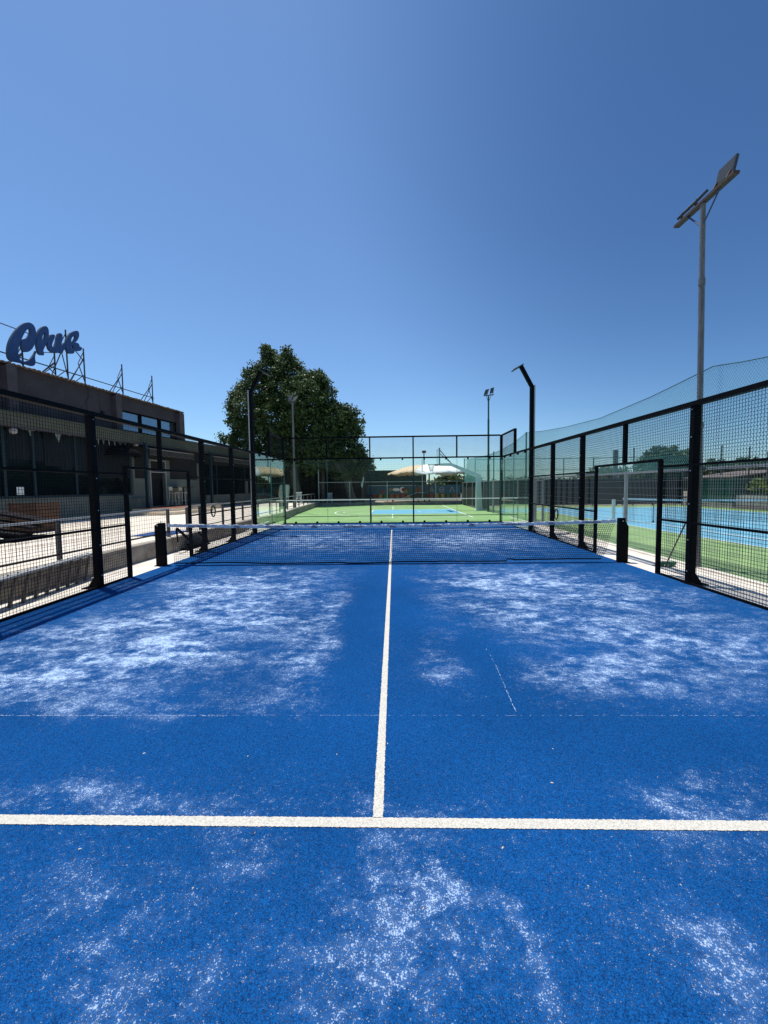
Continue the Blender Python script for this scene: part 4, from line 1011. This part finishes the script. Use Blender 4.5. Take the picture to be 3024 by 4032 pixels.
m = MB(); m.poly([[(.35+.42*math.cos(a*math.pi/12)*(1+.12*math.sin(a*1.9)),1.36+.17*math.sin(a*math.pi/12)*(1+.25*math.sin(a*2.3))) for a in range(24)]], lambda a,b,d: (a,35.975+d,b), .01); m.build('painted_cloud', WHITEP, bd_)
disc(1.02,1.33,.30,.32,35.978,WHITEP,'painted_cloud'); disc(1.14,1.33,.20,.23,35.965,REDP,'painted_balloon')
disc(2.72,1.30,.30,.30,35.972,ORGP,'painted_basketball')
YL = lambda a,b,d: (a,35.965+d,b)
MB().poly([[(3.95,1.04),(4.03,1.04),(4.09,1.17),(4.37,1.17),(4.42,1.04),(4.50,1.04),(4.27,1.60),(4.19,1.60)],[(4.12,1.24),(4.34,1.24),(4.23,1.49)]],YL,.01).build('painted_letter', GALVWIRE, bd_)
el = lambda rx,rz,a0,a1: [(5.32+rx*math.cos(R(a0+(a1-a0)*i/14)),1.31+rz*math.sin(R(a0+(a1-a0)*i/14))) for i in range(15)]
MB().poly([el(.27,.28,0,335)+el(.27,.28,340,355), el(.20,.21,10,170), el(.20,.21,190,350)],YL,.01).build('painted_letter', GALVWIRE, bd_)
MB().poly([[(6.17,1.04),(6.25,1.04),(6.47,1.50),(6.69,1.04),(6.77,1.04),(6.51,1.60),(6.43,1.60)]],YL,.01).build('painted_letter', GALVWIRE, bd_)

o = thing('tall_backdrop_screen', (0,36.4,.2), 'tall dark green fabric backdrop behind the painted playground wall', 'windscreen')
m = MB(); m.box(-3.1,3.68,36.4,36.42,1.83,3.5); m.build('fabric', SCREENG, o)
for x in (-3,-1,1,3.6): MB().box(x-.04,x+.04,36.43,36.5,.2,3.52).build('post', DARKSTEEL, o)
# dark pavilion on the left behind the trees
pv = thing('dark_pavilion', (-7,33,.2), 'dark flat-roofed pavilion in the shade behind the plane tree', 'building')
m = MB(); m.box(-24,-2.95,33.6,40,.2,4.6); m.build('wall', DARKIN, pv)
MB().box(-24,-2.85,31.2,40,4.6,5.2).build('roof', DARKSTEEL, pv)
for x in (-2.98,-6.9,-10.9,-14.9): MB().box(x-.13,x+.13,31.3,31.56,.2,4.599).build('column', DARKSTEEL, pv)
m = MB()
for i in range(6): m.box(-10.8,-3.2,31.10,31.19,4.66+.085*i,4.68+.085*i)
m.each('louvre', GALV, pv)
# parasol canopy over the playground
pc = thing('playground_canopy', (3.5,31.5,.2), 'large round canvas canopy, peach on the left and white on the right, over the playground', 'canopy')
c0 = Vector((3.55,31.2,3.80)); nrib = 16
def rim_pt(a, k=1.0):
    sc = 1+.0*math.sin(a); return Vector((c0.x-.0+4.05*math.cos(a)*k, c0.y+3.3*math.sin(a)*k, 3.02+.07*math.sin(5*a)+.05*math.cos(9*a)))
mbs = {0: MB(), 1: MB()}
for i in range(nrib):
    a0 = 2*math.pi*i/nrib; sub = 6
    mid_ = (a0+math.pi/nrib)
    wh = 0 if math.cos(mid_) < -.30 else 1
    vs = []; 
    for j in range(sub+1):
        a = a0+2*math.pi/nrib*j/sub
        for k_ in range(7):
            t = k_/6; p = c0.lerp(rim_pt(a),t); p.z += .22*math.sin(math.pi*t)*(1) - .10*math.sin(math.pi*j/sub)*t + .0; vs.append(p)
        p = rim_pt(a,1.0)+Vector((0,0,-.16-.05*math.sin(j*2.6+i))); vs.append(p)
    mbs[wh].add(vs,[(j*8+k_,(j+1)*8+k_,(j+1)*8+k_+1,j*8+k_+1) for j in range(sub) for k_ in range(7)])
mbs[0].build('peach_panel', PEACH, pc, smooth=True); mbs[1].build('white_panel', SAILW, pc, smooth=True)
m = MB()
for i in range(nrib):
    p = rim_pt(2*math.pi*i/nrib); m.tube([c0-Vector((0,0,.02)), c0.lerp(p,.5)+Vector((0,0,.18)), p-Vector((0,0,.02))],.016,5)
m.each('rib', FADEBROWN, pc); MB().tube([(3.55,31.2,.2),(3.55,31.2,3.8)],.07,10).build('pole', DARKSTEEL, pc)
# slide
sl = thing('playground_slide', (1.5,31,.2), 'small grey playground slide with ladder platform in front of the painted wall', 'slide')
m = MB(); m.bar((.6,30.7,.42),(2.4,30.7,1.12),.5,.05); m.bar((.05,30.7,.38),(.62,30.7,.42),.5,.05); m.build('chute', PVCGREY, sl)
m = MB(); m.box(2.4,3.1,30.4,31.0,1.05,1.12); m.build('platform', PVCGREY, sl)
m = MB()
for x in (2.42,3.06):
    for y in (30.42,30.98): m.tube([(x,y,.2),(x,y,1.85)],.03,8)
m.tube([(1.7,30.45,1.0),(2.1,30.45,1.5),(2.42,30.45,1.85)],.02,6); m.tube([(1.7,30.45,1.0),(1.7,30.45,.9)],.02,6); m.each('handrail', DARKSTEEL, sl)
m = MB(); m.box(-.1,.05,30.5,30.9,.2,.4); m.build('foot', REDP, sl)
o = MB().box(-.9,.9,30.2,31.3,.201,.23).build('play_mat', REDP, loc=(0,30.8,.2)); tag(o,'red play mat at the foot of the small slide','mat')
# furled flag and draped cloth by the trunk
o = MB(); o.poly([[(-3.02,1.55),(-2.86,1.9),(-2.78,2.35),(-2.72,2.15),(-2.83,1.6),(-2.9,1.2)]], lambda a,b,d: (a,29.6+d,b+.35), .02); o = o.build('furled_flag', WHITEP, loc=(-2.9,29.6,1.5)); tag(o,'narrow white furled cloth hanging right of the tree trunk','cloth')

# ================================================================= TREES
def leaves(name, m_, parent, blobs, per, size, sig, seed, shell=(.55,1.05), dens=1.0):
    g = np.random.default_rng(seed); V = []
    for (bx,by,bz,rx,ry,rz) in blobs:
        nc = max(6,int(dens*7*(rx*ry+ry*rz+rx*rz)))
        d = g.normal(size=(nc,3)); d /= np.linalg.norm(d,axis=1)[:,None]
        rad = g.uniform(shell[0],shell[1],size=(nc,1))
        c = np.array([bx,by,bz])+d*rad*np.array([rx,ry,rz])
        k = g.integers(int(per*.6),int(per*1.4),size=nc)
        idx = np.repeat(np.arange(nc),k)
        p = c[idx]+g.normal(size=(len(idx),3))*sig*np.array([1,1,.75])
        V.append(p)
    P = np.concatenate(V); n = len(P)
    nr = g.normal(size=(n,3))+np.array([0,-.15,.75]); nr /= np.linalg.norm(nr,axis=1)[:,None]
    t = np.cross(nr, g.normal(size=(n,3))); t /= np.linalg.norm(t,axis=1)[:,None]; b = np.cross(nr,t)
    s = g.uniform(size[0],size[1],size=(n,1))
    # five-cornered leaf folded slightly
    pts_ = np.stack([P-t*s*.5, P-t*s*.12-b*s*.42, P+t*s*.5, P-t*s*.12+b*s*.42, P+nr*s*.10],axis=1).reshape(-1,3)
    f = np.arange(n)[:,None]*5
    tri = np.concatenate([f+np.array([0,1,4]),f+np.array([1,2,4]),f+np.array([2,3,4]),f+np.array([3,0,4])],axis=0)
    me = bpy.data.meshes.new(name); off = np.array(wloc(parent)) if parent else 0
    pts_ = pts_-off
    me.vertices.add(len(pts_)); me.vertices.foreach_set('co',pts_.ravel())
    me.loops.add(len(tri)*3); me.loops.foreach_set('vertex_index',tri.ravel().astype(np.int32))
    me.polygons.add(len(tri)); me.polygons.foreach_set('loop_start',np.arange(0,len(tri)*3,3,dtype=np.int32)); me.polygons.foreach_set('loop_total',np.full(len(tri),3,dtype=np.int32))
    me.materials.append(m_); me.update(calc_edges=True); me.validate()
    o = bpy.data.objects.new(name, me); COL.objects.link(o); o.parent = parent
    return o
def limb(mb, p, q, r0, r1, wig=.12, n=7, k=10):
    p = Vector(p); q = Vector(q); L = (q-p).length
    pts_ = [p.lerp(q,i/n)+Vector((random.uniform(-1,1),random.uniform(-1,1),random.uniform(-.4,.4)))*wig*(0 if i in (0,) else 1)*L/8 for i in range(n+1)]
    mb.tube(pts_, r0, k, r2=r1); return pts_
random.seed(21)
pt = thing('plane_tree', (-4.6,30,.2), 'very large dark green plane tree rising behind the court', 'tree')
m = MB(); 
limb(m,(-3.75,29.6,0),(-4.4,29.8,2.6),.42,.34,.2); limb(m,(-4.4,29.8,2.5),(-8.5,30.2,9),.30,.12); limb(m,(-4.4,29.8,2.5),(-5.6,30.5,7.5),.22,.08); limb(m,(-8.2,30.2,8.2),(-11.2,30.4,13.5),.14,.04)
limb(m,(-9.2,30.2,.2),(-9.6,30.2,5),.42,.30); limb(m,(-9.6,30.2,5),(-9.6,30.2,12),.28,.06); limb(m,(-9.6,30.2,4.8),(-13.5,30,8.5),.2,.06); limb(m,(-9.6,30.2,4.5),(-13.8,30,6),.14,.05); limb(m,(-8,30,9),(-7,30,11.5),.12,.04)
m.build('trunk', BARK, pt, smooth=True)
B_ = [(-11.75,13.1,1.25),(-11.7,14.1,.75),(-9.75,12.7,1.35),(-9.7,13.6,.7),(-7.6,11.3,1.35),(-6.9,11.6,.8),(-12.9,11.2,1.5),(-10.3,10.6,2.4),(-8.2,9.6,2.4),(-6.2,9.9,.9),(-13.6,9.2,1.7),(-11,8.2,2.6),(-8,7.4,2.8),(-5.7,8.0,1.7),(-4.3,8.0,1.0),(-4.1,7.0,1.2),
      (-14.2,7.5,1.3),(-12.6,6.6,1.8),(-15.1,6.3,.8),(-15.8,6.2,.5),(-13.5,5.3,1.0),(-10,5.6,2.2),(-6.8,5.6,2.2),(-4.6,5.2,1.4),(-3.7,4.2,1.2),(-2.7,3.9,.6),(-5.5,3.7,1.0),(-7.5,4.0,1.2),(-4.5,2.9,.6)]
TIPS = [(-11.75,14.45,.42),(-11.6,14.75,.22),(-9.65,14.2,.40),(-10.1,13.5,.5),(-12.6,12.7,.5),(-13.3,12.3,.5),(-8.4,12.4,.45),(-7.0,12.4,.45),(-6.6,12.0,.4),(-6.1,11.2,.45),(-5.7,10.8,.35),(-14.5,11.0,.45),(-14.6,10.2,.5),(-15.2,9.4,.4),(-15.0,8.5,.5),(-15.4,7.9,.35),(-5.0,9.4,.5),(-4.2,9.0,.4),(-3.5,8.7,.4),(-3.1,7.7,.35),(-3.2,6.9,.4),(-2.9,5.2,.5),(-2.3,4.0,.4),(-2.0,3.5,.3),(-16.3,6.5,.3),(-14.6,5.7,.4),(-3.2,3.2,.4),(-5.2,2.6,.4)]
leaves('crown', LEAF, pt, [(x,30+random.uniform(-.8,.8),z,r*1.0,min(r*1.25,2.6),r) for x,z,r in B_]+[(x,30+random.uniform(-.8,.4),z,r,r,r*1.2) for x,z,r in TIPS], 24, (.12,.27), .19, 4, dens=2.7)
def bush(loc, w, d, h, z0, lab, m_, seed, name='bush', cat='bush', group='bushes beyond the far fence', size=(.14,.30), trunk=True, cz=None, dens=1.0):
    random.seed(seed); r = thing(name, loc, lab, cat, group); x,y,z = loc; bl_ = []
    for i in range(7):
        a = random.uniform(-.5,.5); rr = random.uniform(.30,.5)*min(w,h-z0)
        bl_.append((x+a*w*.8, y+random.uniform(-.3,.3)*d, z+z0+(h-z0)*random.uniform(.3,.72), rr*1.15, rr, rr*.8))
    leaves('crown', m_, r, bl_, 20, size, .2, seed, dens=dens)
    m = MB()
    for i in range(3): limb(m,(x+.05*i,y,z),(x+random.uniform(-.3,.3)*w,y,z+h*.6),.07 if h<4 else .14,.03,n=5,k=7)
    m.build('trunk', BARK, r); return r
bush((26.0,41,0),5.0,3,3.7,.5,'rounded brownish bush behind the far tennis windscreen',LEAF4,31,size=(.18,.36))
bush((28.2,43,0),3,3,4.0,.5,'grey green shrub between the brownish bush and the large dark tree',LEAF2,32,size=(.18,.36))
bush((32.6,42,0),7.5,4,6.0,.6,'large dark green rounded tree behind the tennis court, left of the thick fence post',LEAF2,33,'broadleaf_tree','tree','trees beyond the tennis court',size=(.22,.42),dens=1.3)
bush((39.5,42,0),6,3,4.6,.6,'spiky green shrub behind the green hut at the right',LEAF2,34,size=(.2,.4))
for i,(x,h,lab) in enumerate(((5.0,3.2,'dark shrub under the left part of the white canopy edge'),(8.6,3.3,'dark shrub right of the Greek letters'),(12.2,2.9,'low green shrub seen through the teal net'),(15.6,2.9,'low green shrub behind the grey gate'),(19.2,2.8,'low green shrub left of the thick pillar'),(22.6,3.0,'low green shrub right of the thick pillar'))):
    bush((x,40+i*.2,0),4.2,2,h,.3,lab,LEAF2,40+i,size=(.16,.34))
# small clipped tree by the grey wall
random.seed(5)
r = thing('small_round_tree', (23.5,17.3,0), 'small yellow green round tree with thin trunk behind the grey wall at the right', 'tree')
m = MB(); limb(m,(23.5,17.4,0),(23.5,17.4,1.2),.07,.05,.05); m.build('trunk', BARK, r)
leaves('crown', LEAF3, r, [(23.5,17.8,1.5,.7,.7,.42),(23.5,16.7,1.45,.7,.9,.45),(23.5,17.3,1.75,.6,.7,.3),(23.5,16.1,1.35,.5,.7,.38)], 26, (.07,.15), .12, 9, dens=3)
for i,(x,y,w,h,lab) in enumerate(((80,84,7,7.2,'distant dark tree on the horizon above the small round tree'),(88,80,8,7.8,'distant dark tree at the right edge of the horizon'),(72,88,6,6,'distant tree above the hut roof'),(95,78,9,9,'distant tree cut by the right edge of the picture'))):
    bush((x,y,0),w,4,h,.3,lab,LEAF2,60+i,'distant_tree','tree','distant trees on the horizon',size=(.4,.8),dens=.5)

# ================================================================= SMALL LITTER ON THE COURT
LP = [(.04,-6.3),(.98,-6.65),(.59,-7.07),(-.84,-6.43),(-1.52,-6.41),(-.28,-6.41),(-.77,-7.28),(.55,-7.31),(-.86,-6.96),(1.29,-7.24),(-.43,-7.59),(.33,-6.1),(1.1,-6.35),(1.6,-6.6),(.82,-5.7),(-1.2,-5.2),(2.2,-5.9),(-.6,-7.0),(.2,-7.35),(1.0,-7.5),(-1.4,-7.1),(4.9,-.9),(4.78,-1.25),(4.6,.3),(-.1,-7.45),(.9,-7.25)]
random.seed(8); proto = None
DESC = ['just right of the centre line','on the open blue right of the centre line','curled below the near line on the right','left of the centre line above the near line']
for i,(x,y) in enumerate(LP):
    if proto is None:
        m = MB(); vs = []
        for k_ in range(7):
            t = k_/6; w_ = .006*math.sin(math.pi*min(1,t*1.05))+.0008
            vs += [(x-.022+.044*t, y-w_, .0135+.006*math.sin(t*3)), (x-.022+.044*t, y+w_, .016+.007*math.sin(t*3+.4))]
        m.add(vs,[(2*k_,2*k_+2,2*k_+3,2*k_+1) for k_ in range(6)]); proto = m.build('dry_leaf', LEAFDRY, loc=(x,y,0)); o = proto
    else:
        o = proto.copy(); COL.objects.link(o); o.location = (x,y,0)
    o.rotation_euler = (0,0,random.uniform(0,6.28)); s_ = random.uniform(.22,.42) if i > 4 else .5; o.scale = (s_,s_*.8,.6)
    tag(o,'tiny pale dry leaf fallen on the blue court','dry leaf','dry leaves scattered on the court')
print('scene done', len(bpy.data.objects))
